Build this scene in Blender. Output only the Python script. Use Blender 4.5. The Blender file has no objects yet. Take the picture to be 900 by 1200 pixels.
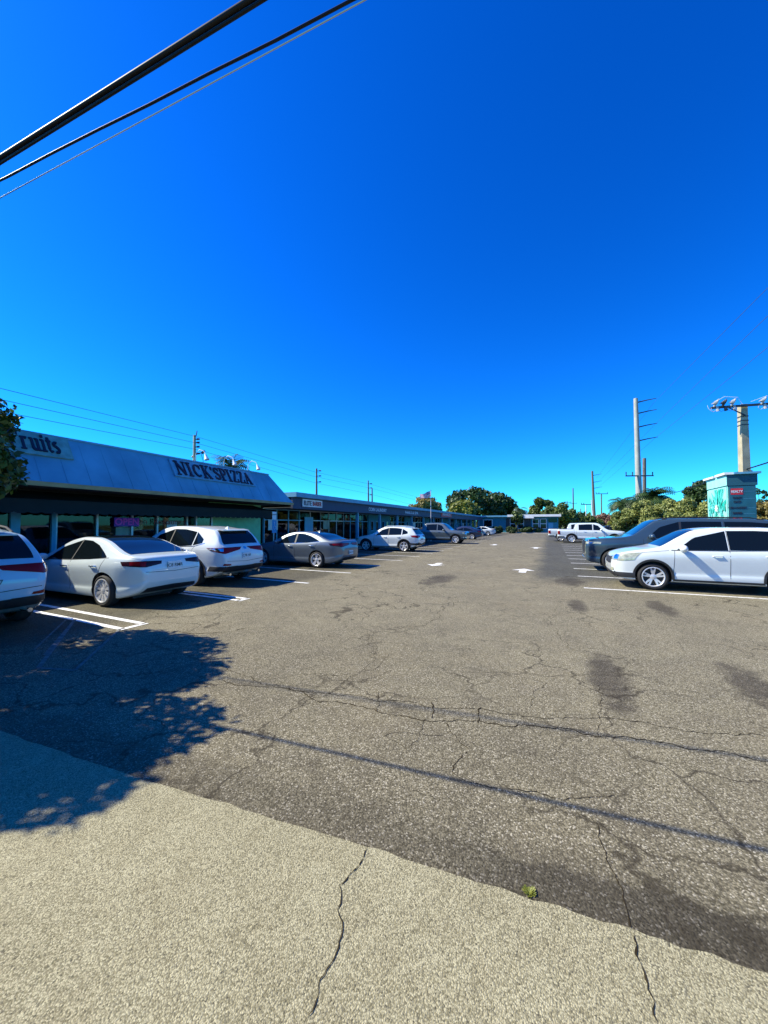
import bpy, bmesh, math, random
import numpy as np
from mathutils import Vector, Matrix, Euler
from mathutils.bvhtree import BVHTree
random.seed(7)
R = math.radians
scn = bpy.context.scene
COL = scn.collection

# ------------------------------------------------------------ camera & frames
F = 440.0; CH = 1.7
PITCH = math.atan(15/440)
cam_d = bpy.data.cameras.new('camera'); cam = bpy.data.objects.new('camera', cam_d); COL.objects.link(cam)
cam.location = (0, 0, CH); cam.rotation_euler = (math.pi/2 + PITCH, 0, 0)
cam_d.sensor_fit = 'VERTICAL'; cam_d.sensor_height = 36; cam_d.lens = F/1200*36
cam_d.clip_start = .05; cam_d.clip_end = 3000
scn.camera = cam
TH = math.atan(195/440)          # the aisle runs TH to the right of the view
ct, st = math.cos(TH), math.sin(TH)
def W(u, v, z=0.): return Vector((u*ct + v*st, -u*st + v*ct, z))
def UV(p): return (p.x*ct - p.y*st, p.x*st + p.y*ct)
def ray(px, py):
    x, y = (px-450)/F, (600-py)/F
    return Vector((x, math.cos(PITCH) - y*math.sin(PITCH), y*math.cos(PITCH) + math.sin(PITCH)))
def gnd(px, py, z=0.):
    d = ray(px, py); t = (z-CH)/d.z
    return Vector((d.x*t, d.y*t, z))
def atY(px, py, Y):
    d = ray(px, py); t = Y/d.y
    return Vector((d.x*t, Y, CH + d.z*t))
SUN_EL = R(45)
tv = Vector((.948*ct + .32*st, -.948*st + .32*ct, 0)).normalized()   # where shadows fall
SUN = Vector((-tv.x*math.cos(SUN_EL), -tv.y*math.cos(SUN_EL), math.sin(SUN_EL)))

# ------------------------------------------------------------ materials
def nodes(name):
    m = bpy.data.materials.new(name); m.use_nodes = True
    nt = m.node_tree; b = nt.nodes['Principled BSDF']
    return m, nt, b
def mat(name, col, rough=.6, metal=0., var=.12, scale=3., bump=0., bscale=40., coat=0., spec=.5, emit=None, estr=1.):
    m, nt, b = nodes(name); N, Lk = nt.nodes, nt.links
    b.inputs['Roughness'].default_value = rough; b.inputs['Metallic'].default_value = metal
    b.inputs['Coat Weight'].default_value = coat; b.inputs['Coat Roughness'].default_value = .04
    b.inputs['Specular IOR Level'].default_value = spec
    tc = N.new('ShaderNodeTexCoord')
    if var > 0:
        n = N.new('ShaderNodeTexNoise'); n.inputs['Scale'].default_value = scale; n.inputs['Detail'].default_value = 5
        Lk.new(tc.outputs['Object'], n.inputs['Vector'])
        r = N.new('ShaderNodeValToRGB'); r.color_ramp.elements[0].position = .3; r.color_ramp.elements[1].position = .7
        r.color_ramp.elements[0].color = (*[c*(1-var) for c in col], 1); r.color_ramp.elements[1].color = (*[min(1, c*(1+var)) for c in col], 1)
        Lk.new(n.outputs['Fac'], r.inputs['Fac']); Lk.new(r.outputs['Color'], b.inputs['Base Color'])
    else: b.inputs['Base Color'].default_value = (*col, 1)
    if bump > 0:
        n2 = N.new('ShaderNodeTexNoise'); n2.inputs['Scale'].default_value = bscale; n2.inputs['Detail'].default_value = 4
        Lk.new(tc.outputs['Object'], n2.inputs['Vector'])
        bp = N.new('ShaderNodeBump'); bp.inputs['Strength'].default_value = bump; bp.inputs['Distance'].default_value = .01
        Lk.new(n2.outputs['Fac'], bp.inputs['Height']); Lk.new(bp.outputs['Normal'], b.inputs['Normal'])
    if emit:
        b.inputs['Emission Color'].default_value = (*emit, 1); b.inputs['Emission Strength'].default_value = estr
    return m
def paint(name, col, metal=0., rough=.32): return mat(name, col, rough, metal, var=.03, scale=2, coat=1., spec=.5)
M = {}
M['white_paint'] = paint('white_paint', (.64, .69, .68))
M['pearl_paint'] = paint('pearl_paint', (.57, .645, .64))
M['cool_white'] = paint('cool_white', (.36, .50, .58))
M['grey_paint'] = paint('grey_paint', (.15, .18, .20), .4, .35)
M['slate_paint'] = paint('slate_paint', (.035, .065, .09), .15, .3)
M['navy_paint'] = paint('navy_paint', (.006, .016, .055), .0, .3)
M['steel_paint'] = paint('steel_paint', (.12, .15, .16), .4, .35)
M['black_paint'] = paint('black_paint', (.012, .012, .014))
M['plastic'] = mat('black_plastic', (.016, .017, .019), .55, var=.15, scale=8)
M['rubber'] = mat('rubber', (.014, .014, .015), .8, var=.2, scale=10, bump=.2, bscale=60)
M['glass'] = mat('car_glass', (.004, .007, .009), .03, var=0, spec=.35)
M['rim'] = mat('alloy', (.62, .62, .62), .3, .35, var=.06)
M['rimdark'] = mat('dark_alloy', (.05, .05, .055), .4, .6, var=.06)
M['chrome'] = mat('chrome', (.75, .76, .78), .12, 1., var=0)
M['red_lens'] = mat('red_lens', (.22, .004, .006), .2, var=0, spec=.25)
M['dark_lens'] = mat('dark_lens', (.03, .004, .006), .15, var=0, spec=.3)
M['clear_lens'] = mat('clear_lens', (.40, .42, .30), .15, .2, var=.35, scale=14, coat=.6)
M['plate'] = mat('plate', (.62, .66, .68), .5, var=.1, scale=20)
M['ink'] = mat('ink', (.02, .06, .05), .6, var=0)
M['asph_gap'] = mat('seam', (.012, .012, .012), .9, var=0)
M['crackdirt'] = mat('crack_dirt', (.035, .027, .015), .95, var=.5, scale=12, spec=.05)
M['wall_green'] = mat('green_wall', (.26, .62, .32), .8, var=.12, bump=.3)
M['wall_teal'] = mat('teal_wall', (.03, .22, .29), .8, var=.14, bump=.3)
M['wall_cyan'] = mat('cyan_frame', (.10, .36, .50), .5, var=.1)
M['wall_dark'] = mat('dark_wall', (.07, .09, .10), .8, var=.25, bump=.3)
M['fascia_dark'] = mat('navy_fascia', (.018, .035, .085), .6, var=.15)
M['fascia_blue'] = mat('blue_fascia', (.10, .30, .44), .55, var=.12)
M['awning'] = mat('awning', (.006, .011, .011), .8, var=.2, bump=.3)
M['tan'] = mat('tan_trim', (.34, .25, .10), .6, var=.2)
M['soffit'] = mat('soffit', (.05, .06, .06), .8, var=.2)
M['alu'] = mat('aluminium', (.42, .46, .48), .4, .6, var=.1)
M['whitetrim'] = mat('white_trim', (.72, .73, .72), .6, var=.08)
M['concrete'] = mat('pole_concrete', (.40, .35, .23), .85, var=.22, scale=2, bump=.4)
M['steel_pole'] = mat('steel_pole', (.36, .36, .31), .6, .0, var=.15, scale=1.2)
M['wood_pole'] = mat('wood_pole', (.13, .115, .10), .85, var=.25, bump=.4)
M['darkmetal'] = mat('dark_metal', (.06, .07, .08), .5, .5, var=.15)
M['wire'] = mat('cable_jacket', (.004, .004, .0045), .5, var=0, spec=.25)
M['wirefar'] = mat('conductor', (.05, .06, .08), .5, var=0)
M['bark'] = mat('bark', (.13, .10, .07), .9, var=.3, scale=6, bump=.8, bscale=25)
M['sign_white'] = mat('sign_white', (.13, .29, .27), .6, var=.3, scale=5)
M['letter_dark'] = mat('sign_letter', (.015, .012, .03), .5, var=0)
M['letter_white'] = mat('white_letter', (.55, .62, .70), .5, var=0)
M['letter_red'] = mat('red_letter', (.45, .03, .02), .5, var=0)
M['red'] = mat('red_panel', (.50, .02, .03), .5, var=.1)
M['blue_sign'] = mat('blue_sign', (.02, .25, .50), .5, var=.05)
M['interior'] = mat('shop_interior', (.16, .13, .10), .9, var=.3)
M['paper'] = mat('poster', (.40, .36, .25), .8, var=.3)
M['neon_blue'] = mat('neon_panel', (.02, .01, .10), .5, var=0, emit=(.06, .02, .75), estr=.05)
M['neon_pink'] = mat('neon_tube', (.22, .03, .30), .5, var=0, emit=(.55, .05, .75), estr=.03)
M['neon_red'] = mat('window_lettering', (.35, .05, .04), .5, var=0)
def tintglass():
    m = bpy.data.materials.new('shop_glass'); m.use_nodes = True; nt = m.node_tree; N, Lk = nt.nodes, nt.links
    N.remove(N['Principled BSDF']); out = N['Material Output']
    t = N.new('ShaderNodeBsdfTransparent'); t.inputs['Color'].default_value = (.40, .46, .46, 1)
    g = N.new('ShaderNodeBsdfGlossy'); g.inputs['Roughness'].default_value = .02; g.inputs['Color'].default_value = (.6, .6, .6, 1)
    fr = N.new('ShaderNodeFresnel'); fr.inputs['IOR'].default_value = 1.5
    mx = N.new('ShaderNodeMixShader'); mm = N.new('ShaderNodeMath'); mm.operation = 'ADD'; mm.inputs[1].default_value = .0
    Lk.new(fr.outputs[0], mm.inputs[0]); Lk.new(mm.outputs[0], mx.inputs[0]); Lk.new(t.outputs[0], mx.inputs[1]); Lk.new(g.outputs[0], mx.inputs[2])
    Lk.new(mx.outputs[0], out.inputs['Surface']); return m
M['shopglass'] = tintglass()
def leafmat(name, c1, c2, trans=.25):
    m = bpy.data.materials.new(name); m.use_nodes = True; nt = m.node_tree; N, Lk = nt.nodes, nt.links
    b = N['Principled BSDF']; out = N['Material Output']
    at = N.new('ShaderNodeAttribute'); at.attribute_name = 'rnd'
    r = N.new('ShaderNodeValToRGB'); r.color_ramp.elements[0].color = (*c1, 1); r.color_ramp.elements[1].color = (*c2, 1)
    Lk.new(at.outputs['Fac'], r.inputs['Fac']); Lk.new(r.outputs['Color'], b.inputs['Base Color'])
    b.inputs['Roughness'].default_value = .55
    tr = N.new('ShaderNodeBsdfTranslucent'); Lk.new(r.outputs['Color'], tr.inputs['Color'])
    mx = N.new('ShaderNodeMixShader'); mx.inputs[0].default_value = trans
    Lk.new(b.outputs[0], mx.inputs[1]); Lk.new(tr.outputs[0], mx.inputs[2]); Lk.new(mx.outputs[0], out.inputs['Surface'])
    return m
M['leaf_dark'] = leafmat('leaf_dark', (.012, .040, .010), (.05, .10, .018))
M['leaf_mid'] = leafmat('leaf_mid', (.03, .07, .012), (.12, .17, .03))
M['leaf_olive'] = leafmat('leaf_olive', (.08, .12, .02), (.36, .38, .10))
M['leaf_yellow'] = leafmat('leaf_yellow', (.09, .12, .015), (.26, .27, .04))
M['leaf_red'] = leafmat('leaf_red', (.13, .07, .045), (.30, .17, .11))
M['leaf_brown'] = leafmat('leaf_brown', (.10, .09, .02), (.28, .22, .05))
M['leaf_near'] = leafmat('leaf_near', (.012, .042, .006), (.10, .15, .015))

# ------------------------------------------------------------ mesh helpers
class MB:
    def __init__(s): s.v = []; s.f = []; s.mi = []; s.cur = 0
    def add(s, vs, fs):
        o = len(s.v); s.v += [tuple(p) for p in vs]; s.f += [tuple(i+o for i in f) for f in fs]; s.mi += [s.cur]*len(fs)
    def box(s, x0, x1, y0, y1, z0, z1):
        s.add([(x0,y0,z0),(x1,y0,z0),(x1,y1,z0),(x0,y1,z0),(x0,y0,z1),(x1,y0,z1),(x1,y1,z1),(x0,y1,z1)],
              [(0,3,2,1),(4,5,6,7),(0,1,5,4),(1,2,6,5),(2,3,7,6),(3,0,4,7)])
        return s
    def bar(s, p, q, w, h, up=(0,0,1)):
        p, q = Vector(p), Vector(q); d = (q-p).normalized(); up = Vector(up)
        if abs(d.dot(up)) > .98: up = Vector((1,0,0))
        a = d.cross(up).normalized()*w/2; b = a.cross(d).normalized()*h/2
        s.add([p-a-b,p+a-b,p+a+b,p-a+b,q-a-b,q+a-b,q+a+b,q-a+b],[(0,1,2,3),(7,6,5,4),(0,4,5,1),(1,5,6,2),(2,6,7,3),(3,7,4,0)])
        return s
    def tube(s, pts, rad, n=8, caps=True):
        pts = [Vector(p) for p in pts]
        if not hasattr(rad, '__len__'): rad = [rad]*len(pts)
        rings = []; ref = Vector((0,0,1))
        for i, p in enumerate(pts):
            d = (pts[min(i+1, len(pts)-1)] - pts[max(i-1, 0)]).normalized()
            if abs(d.dot(ref)) > .95: ref = Vector((1,0,0)) if abs(d.x) < .9 else Vector((0,1,0))
            a = d.cross(ref).normalized(); b = d.cross(a).normalized()
            rings.append([p + a*math.cos(2*math.pi*k/n)*rad[i] + b*math.sin(2*math.pi*k/n)*rad[i] for k in range(n)])
        vs = [q for r in rings for q in r]; fs = []
        for i in range(len(pts)-1):
            for k in range(n):
                fs.append((i*n+k, i*n+(k+1)%n, (i+1)*n+(k+1)%n, (i+1)*n+k))
        if caps: fs += [tuple(range(n))[::-1], tuple(range((len(pts)-1)*n, len(pts)*n))]
        s.add(vs, fs); return s
    def poly(s, pts, thick=None):
        s.add(pts, [tuple(range(len(pts)))]); return s
    def extr(s, pts2, f3, t0, t1):   # pts2 outline, f3(a,b,t)->3d
        n = len(pts2); vs = [f3(a,b,t0) for a,b in pts2] + [f3(a,b,t1) for a,b in pts2]
        fs = [tuple(range(n))[::-1], tuple(range(n, 2*n))] + [(i,(i+1)%n,n+(i+1)%n,n+i) for i in range(n)]
        s.add(vs, fs); return s
    def ell(s, c, r, nu=12, nv=8, rot=None):
        vs = []; fs = []
        for j in range(nv+1):
            t = math.pi*j/nv
            for i in range(nu):
                p = 2*math.pi*i/nu
                q = Vector((r[0]*math.sin(t)*math.cos(p), r[1]*math.sin(t)*math.sin(p), r[2]*math.cos(t)))
                if rot: q = rot @ q
                vs.append(Vector(c)+q)
        for j in range(nv):
            for i in range(nu):
                fs.append((j*nu+i,(j+1)*nu+i,(j+1)*nu+(i+1)%nu,j*nu+(i+1)%nu))
        s.add(vs, fs); return s
    def mesh(s, name, mats, smooth=False, angle=None):
        me = bpy.data.meshes.new(name); me.from_pydata(s.v, [], s.f)
        if not isinstance(mats, (list, tuple)): mats = [mats]
        for m in mats: me.materials.append(m)
        if len(mats) > 1: me.polygons.foreach_set('material_index', s.mi)
        bm = bmesh.new(); bm.from_mesh(me); bmesh.ops.recalc_face_normals(bm, faces=bm.faces); bm.to_mesh(me); bm.free()
        if smooth:
            me.polygons.foreach_set('use_smooth', [True]*len(me.polygons))
            me.set_sharp_from_angle(angle=R(angle or 40))
        return me
    def build(s, name, mats, parent=None, smooth=False, angle=None):
        return link(name, s.mesh(name, mats, smooth, angle), parent)
def link(name, me, parent=None):
    o = bpy.data.objects.new(name, me); COL.objects.link(o)
    if parent: o.parent = parent
    return o
def tag(o, label=None, cat=None, group=None, kind=None):
    if label: o['label'] = label
    if cat: o['category'] = cat
    if group: o['group'] = group
    if kind: o['kind'] = kind
    return o
def empty(name, loc, rz=0., label=None, cat=None, group=None):
    o = bpy.data.objects.new(name, None); COL.objects.link(o); o.empty_display_size = .3
    o.location = loc; o.rotation_euler = (0, 0, rz); tag(o, label, cat, group); return o
def children(o): return [c for c in bpy.data.objects if c.parent == o]
def copy_tree(o, loc, rz, label, group=None):
    kids = list(children(o)); r = o.copy(); COL.objects.link(r); r.location = loc; r.rotation_euler = (0,0,rz); r['label'] = label
    if group: r['group'] = group
    for k in kids:
        gk = list(children(k)); c = k.copy(); COL.objects.link(c); c.parent = r
        for g in gk:
            d = g.copy(); COL.objects.link(d); d.parent = c
    return r
def text_mesh(txt, size, depth=.01, bold=.0):
    cu = bpy.data.curves.new('t', 'FONT'); cu.body = txt; cu.size = size; cu.extrude = depth; cu.offset = bold
    cu.align_x = 'CENTER'; cu.align_y = 'CENTER'
    o = bpy.data.objects.new('t', cu); COL.objects.link(o); bpy.context.view_layer.update()
    me = bpy.data.meshes.new_from_object(o); bpy.data.objects.remove(o); bpy.data.curves.remove(cu)
    return me
def text_obj(name, txt, size, material, parent, mtx, depth=.01, bold=0., sx=1.):
    me = text_mesh(txt, size, depth, bold); me.materials.clear(); me.materials.append(material)
    me.transform(mtx @ Matrix.Diagonal((sx, 1, 1, 1))); return link(name, me, parent)
def face_mtx(origin, right, up):
    r = Vector(right).normalized(); u = Vector(up).normalized(); n = r.cross(u)
    m = Matrix((r, u, n)).transposed().to_4x4(); m.translation = Vector(origin); return m

# ------------------------------------------------------------ world & sun
w = bpy.data.worlds.new('World'); scn.world = w; w.use_nodes = True
N, Lk = w.node_tree.nodes, w.node_tree.links
sky = N.new('ShaderNodeTexSky'); sky.sky_type = 'NISHITA'; sky.sun_disc = False
sky.sun_elevation = SUN_EL; sky.sun_rotation = math.atan2(SUN.x, SUN.y)
sky.air_density = 1.0; sky.dust_density = .2; sky.ozone_density = 4.0; sky.altitude = 0
gm = N.new('ShaderNodeGamma'); gm.inputs[1].default_value = 1.2
hs = N.new('ShaderNodeHueSaturation'); hs.inputs['Saturation'].default_value = 1.35; hs.inputs['Hue'].default_value = .5
mxc = N.new('ShaderNodeMix'); mxc.data_type = 'RGBA'; mxc.blend_type = 'MULTIPLY'; mxc.inputs[0].default_value = 1
mxc.inputs[7].default_value = (.20, .86, 1.26, 1)
bg = N['Background']; bg.inputs['Strength'].default_value = .083
Lk.new(sky.outputs[0], hs.inputs['Color']); Lk.new(hs.outputs[0], mxc.inputs[6]); Lk.new(mxc.outputs[2], gm.inputs[0]); Lk.new(gm.outputs[0], bg.inputs['Color'])
sd = bpy.data.lights.new('sun', 'SUN'); sd.energy = 5.0; sd.angle = R(.5); sd.color = (1., .93, .74)
so = bpy.data.objects.new('sun', sd); COL.objects.link(so); so.rotation_euler = (-SUN).to_track_quat('-Z', 'Y').to_euler()
scn.view_settings.view_transform = 'Standard'; scn.view_settings.look = 'None'
scn.view_settings.exposure = .85; scn.view_settings.gamma = 1

# ------------------------------------------------------------ ground materials
def ground_mat(kind):
    m, nt, b = nodes(kind); N, Lk = nt.nodes, nt.links
    geo = N.new('ShaderNodeNewGeometry'); mp = N.new('ShaderNodeMapping'); mp.vector_type = 'POINT'
    mp.inputs['Rotation'].default_value = (0, 0, TH)      # world -> lot frame (u, v)
    Lk.new(geo.outputs['Position'], mp.inputs['Vector']); P = mp.outputs['Vector']
    sep = N.new('ShaderNodeSeparateXYZ'); Lk.new(P, sep.inputs[0])
    def noise(sc, det=4, rough=.55, dist=0.):
        n = N.new('ShaderNodeTexNoise'); n.inputs['Scale'].default_value = sc; n.inputs['Detail'].default_value = det
        n.inputs['Roughness'].default_value = rough; n.inputs['Distortion'].default_value = dist; Lk.new(P, n.inputs['Vector']); return n.outputs['Fac']
    def mth(op, a, c=None, clamp=False, e=None):
        n = N.new('ShaderNodeMath'); n.operation = op; n.use_clamp = clamp
        for i, q in enumerate((a, c, e)):
            if q is None: continue
            if isinstance(q, (int, float)): n.inputs[i].default_value = q
            else: Lk.new(q, n.inputs[i])
        return n.outputs[0]
    def ramp(f, p0, p1, c0=(0,0,0,1), c1=(1,1,1,1)):
        r = N.new('ShaderNodeValToRGB'); r.color_ramp.elements[0].position = p0; r.color_ramp.elements[1].position = p1
        r.color_ramp.elements[0].color = c0; r.color_ramp.elements[1].color = c1; Lk.new(f, r.inputs[0]); return r.outputs[0]
    def mix(f, a, c, bt='MIX'):
        n = N.new('ShaderNodeMix'); n.data_type = 'RGBA'; n.blend_type = bt
        if isinstance(f, (int, float)): n.inputs[0].default_value = f
        else: Lk.new(f, n.inputs[0])
        for k, q in ((6, a), (7, c)):
            if isinstance(q, tuple): n.inputs[k].default_value = q
            else: Lk.new(q, n.inputs[k])
        return n.outputs[2]
    def vor(sc, feat='F1'):
        n = N.new('ShaderNodeTexVoronoi'); n.inputs['Scale'].default_value = sc; n.feature = feat; Lk.new(P, n.inputs['Vector']); return n
    stones = vor(170 if kind == 'apron_concrete' else 110)
    st_col = N.new('ShaderNodeSeparateXYZ'); Lk.new(stones.outputs['Color'], st_col.inputs[0])
    fine = noise(130, 2)
    if kind == 'apron_concrete':
        big = noise(1.3, 6)
        base = mix(ramp(big, .3, .75), (.24, .217, .130, 1), (.36, .33, .205, 1))
        stone = mix(ramp(st_col.outputs[0], .0, 1.), (.11, .097, .05, 1), (.60, .555, .36, 1))
        c = mix(.55, base, stone)
        gap = ramp(stones.outputs['Distance'], .45, .85)
        c = mix(mth('MULTIPLY', gap, .55), c, (.08, .07, .04, 1))
        c = mix(mth('MULTIPLY', ramp(noise(5.5, 7, .75), .40, .72), .45), c, (.62, .58, .52, 1), 'MULTIPLY')
        big2 = ramp(st_col.outputs[2], .93, .95)
        c = mix(mth('MULTIPLY', big2, .6), c, (.06, .055, .04, 1))
        spots = ramp(noise(2.6, 6, .7), .58, .72)
        c = mix(mth('MULTIPLY', spots, .4), c, (.10, .08, .04, 1))
        bstr, rgh = .55, .8
    else:
        big = noise(.35, 6, .6)
        base = mix(ramp(big, .32, .68), (.098, .087, .050, 1), (.24, .211, .120, 1))
        stone = mix(ramp(st_col.outputs[0], .1, .95), (.04, .034, .022, 1), (.46, .415, .285, 1))
        c = mix(.52, base, stone)
        mott = ramp(noise(2.2, 6, .72), .42, .64)
        c = mix(mth('MULTIPLY', mott, .38), c, (.095, .083, .058, 1))
        c = mix(mth('MULTIPLY', ramp(noise(.8, 5, .6), .5, .7), .25), c, (.27, .225, .135, 1))
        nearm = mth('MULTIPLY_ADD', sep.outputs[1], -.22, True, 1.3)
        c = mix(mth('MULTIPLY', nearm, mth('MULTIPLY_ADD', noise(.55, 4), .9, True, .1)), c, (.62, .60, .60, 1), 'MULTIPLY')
        speck = ramp(st_col.outputs[1], .88, .93)
        c = mix(mth('MULTIPLY', speck, .5), c, (.60, .55, .42, 1))
        oil = ramp(noise(3.4, 7, .75), .66, .74)
        c = mix(mth('MULTIPLY', oil, .5), c, (.25, .25, .25, 1), 'MULTIPLY')
        # resealed, darker bands: right of the aisle and the left stalls
        wob = mth('MULTIPLY', mth('SUBTRACT', noise(.8, 4), .5), 1.2)
        uu = mth('ADD', sep.outputs[0], wob); vv = mth('ADD', sep.outputs[1], wob)
        right = mth('MULTIPLY', mth('MULTIPLY_ADD', uu, 1.6, True, 1.3), mth('MULTIPLY_ADD', vv, .55, True, -6.6))
        left = mth('MULTIPLY_ADD', uu, -1.8, True, -12.0)
        c = mix(mth('MULTIPLY', right, .85), c, (.30, .36, .50, 1), 'MULTIPLY')
        c = mix(mth('MULTIPLY', left, .8), c, (.36, .38, .42, 1), 'MULTIPLY')
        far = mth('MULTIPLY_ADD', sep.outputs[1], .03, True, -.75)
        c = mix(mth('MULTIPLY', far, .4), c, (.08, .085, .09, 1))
        # dark reseal strip by the seam
        seam = mth('SUBTRACT', mth('ADD', sep.outputs[1], mth('MULTIPLY', mth('SUBTRACT', noise(3.2, 5), .5), .30)), mth('MULTIPLY_ADD', sep.outputs[0], .07, False, 1.83))
        sm = mth('SUBTRACT', 1., mth('MULTIPLY', mth('ABSOLUTE', mth('SUBTRACT', seam, .10)), 4.2), True)
        sm = mth('MULTIPLY', ramp(sm, .03, .30), mth('MULTIPLY_ADD', mth('ADD', sep.outputs[0], wob), .7, True, 1.0))
        sm = mth('MAXIMUM', sm, mth('MULTIPLY', ramp(mth('SUBTRACT', 1., mth('MULTIPLY', mth('ABSOLUTE', mth('SUBTRACT', seam, .12)), 3.0), True), .05, .5), .45))
        c = mix(mth('MULTIPLY', sm, .92), c, (.34, .34, .36, 1), 'MULTIPLY')
        # worn dark tyre / oil patches
        for (pu, pv, ru, rv) in ((.56, 4.8, .24, 1.0), (.50, 8.9, .22, .8), (2.05, 9.4, .28, .9), (1.95, 5.3, .26, .85), (-3.2, 11.5, .5, 1.4), (.5, 12.6, .5, 1.0)):
            du = mth('DIVIDE', mth('SUBTRACT', sep.outputs[0], pu), ru); dv = mth('DIVIDE', mth('SUBTRACT', sep.outputs[1], pv), rv)
            d = mth('ADD', mth('MULTIPLY', du, du), mth('MULTIPLY', dv, dv))
            d = mth('ADD', d, mth('MULTIPLY', mth('SUBTRACT', noise(2.6, 6, .7), .5), 2.6))
            c = mix(mth('MULTIPLY', ramp(d, .25, 1.35, (1,1,1,1), (0,0,0,1)), .85), c, (.34, .33, .36, 1), 'MULTIPLY')
        # hairline crazing
        v1 = vor(.95, 'DISTANCE_TO_EDGE'); v1.inputs['Randomness'].default_value = 1
        dn = N.new('ShaderNodeTexNoise'); dn.inputs['Scale'].default_value = 2.5; dn.inputs['Detail'].default_value = 6; Lk.new(P, dn.inputs['Vector'])
        va = N.new('ShaderNodeVectorMath'); va.operation = 'MULTIPLY_ADD'; Lk.new(dn.outputs['Color'], va.inputs[0]); va.inputs[1].default_value = (.9, .9, 0); Lk.new(P, va.inputs[2])
        Lk.new(va.outputs[0], v1.inputs['Vector'])
        cr = ramp(v1.outputs['Distance'], .003, .018, (1,1,1,1), (0,0,0,1))
        cmask = ramp(noise(.33, 3), .42, .54)
        cr = mth('MULTIPLY', cr, cmask)
        c = mix(mth('MULTIPLY', cr, .8), c, (.03, .024, .014, 1))
        va2 = N.new('ShaderNodeVectorMath'); va2.operation = 'MULTIPLY_ADD'; Lk.new(dn.outputs['Color'], va2.inputs[0]); va2.inputs[1].default_value = (.5, .5, 0); Lk.new(P, va2.inputs[2])
        v2 = vor(2.6, 'DISTANCE_TO_EDGE'); Lk.new(va2.outputs[0], v2.inputs['Vector'])
        cr2 = mth('MULTIPLY', ramp(v2.outputs['Distance'], .004, .03, (1,1,1,1), (0,0,0,1)), ramp(noise(.5, 4, .6), .52, .6))
        c = mix(mth('MULTIPLY', cr2, .62), c, (.04, .033, .02, 1))
        gap = ramp(stones.outputs['Distance'], .4, .8)
        c = mix(mth('MULTIPLY', gap, .55), c, (.05, .043, .03, 1))
        bstr, rgh = .5, .82
    Lk.new(c, b.inputs['Base Color']); b.inputs['Roughness'].default_value = rgh; b.inputs['Specular IOR Level'].default_value = .12
    h = mth('ADD', mth('MULTIPLY', stones.outputs['Distance'], -1.), mth('MULTIPLY', fine, .6))
    bp = N.new('ShaderNodeBump'); bp.inputs['Strength'].default_value = bstr; bp.inputs['Distance'].default_value = .006
    Lk.new(h, bp.inputs['Height']); Lk.new(bp.outputs['Normal'], b.inputs['Normal'])
    return m
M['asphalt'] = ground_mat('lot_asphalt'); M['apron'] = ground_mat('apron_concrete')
M['grass'] = mat('grass', (.10, .14, .03), .9, var=.5, scale=2, bump=.6)
M['roadpaint'] = None
def road_paint():
    m, nt, b = nodes('road_paint'); N, Lk = nt.nodes, nt.links
    tc = N.new('ShaderNodeNewGeometry'); n = N.new('ShaderNodeTexNoise'); n.inputs['Scale'].default_value = 9; n.inputs['Detail'].default_value = 8; n.inputs['Roughness'].default_value = .75
    Lk.new(tc.outputs['Position'], n.inputs['Vector'])
    r = N.new('ShaderNodeValToRGB'); e = r.color_ramp.elements
    e[0].position = .36; e[0].color = (.25, .24, .21, 1); e[1].position = .5; e[1].color = (.78, .78, .74, 1)
    Lk.new(n.outputs['Fac'], r.inputs[0]); Lk.new(r.outputs[0], b.inputs['Base Color']); b.inputs['Roughness'].default_value = .7
    return m
M['roadpaint'] = road_paint()

def sheet(name, pts, z, m, kind='structure', parent=None):
    mb = MB(); mb.add([(p.x, p.y, z) for p in pts], [tuple(range(len(pts)))]); o = mb.build(name, m, parent)
    if kind: o['kind'] = kind
    return o
# ground sheet (grass verge) to the horizon, lot on top, apron on top of that
sheet('ground', [Vector((-1500,-300,0)), Vector((1500,-300,0)), Vector((1500,2500,0)), Vector((-1500,2500,0))], -.03, M['grass'])
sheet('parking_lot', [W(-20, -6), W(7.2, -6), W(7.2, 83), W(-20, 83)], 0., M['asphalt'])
# apron edge: slightly wavy
SEAM = [gnd(0,857), gnd(170,915), gnd(430,993), gnd(640,1060), gnd(900,1142)]
ap = [SEAM[0]+(SEAM[0]-SEAM[1])*8]
for a_, b_ in zip(SEAM, SEAM[1:]):
    for i in range(14): ap.append(a_.lerp(b_, i/14) + Vector((0, .008*random.uniform(-1,1) + .006*math.sin(i*1.3), 0)))
ap += [SEAM[-1], SEAM[-1]+(SEAM[-1]-SEAM[-2])*8]
print([UV(p) for p in SEAM])
ap_old = []
for i in range(61):
    u = -14 + 24*i/60
    ap_old.append(W(u, 1.815 + .07*u + .012*math.sin(u*3.1) + .008*random.uniform(-1, 1)))
sheet('pavement', ap[::-1] + [W(-14, -10), W(10, -10)], .006, M['apron'])
sheet('road', [W(12.5, -60), W(27, -60), W(27, 260), W(12.5, 260)], -.02, mat('road_asphalt', (.06, .06, .06), .85, var=.2, scale=1))

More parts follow.
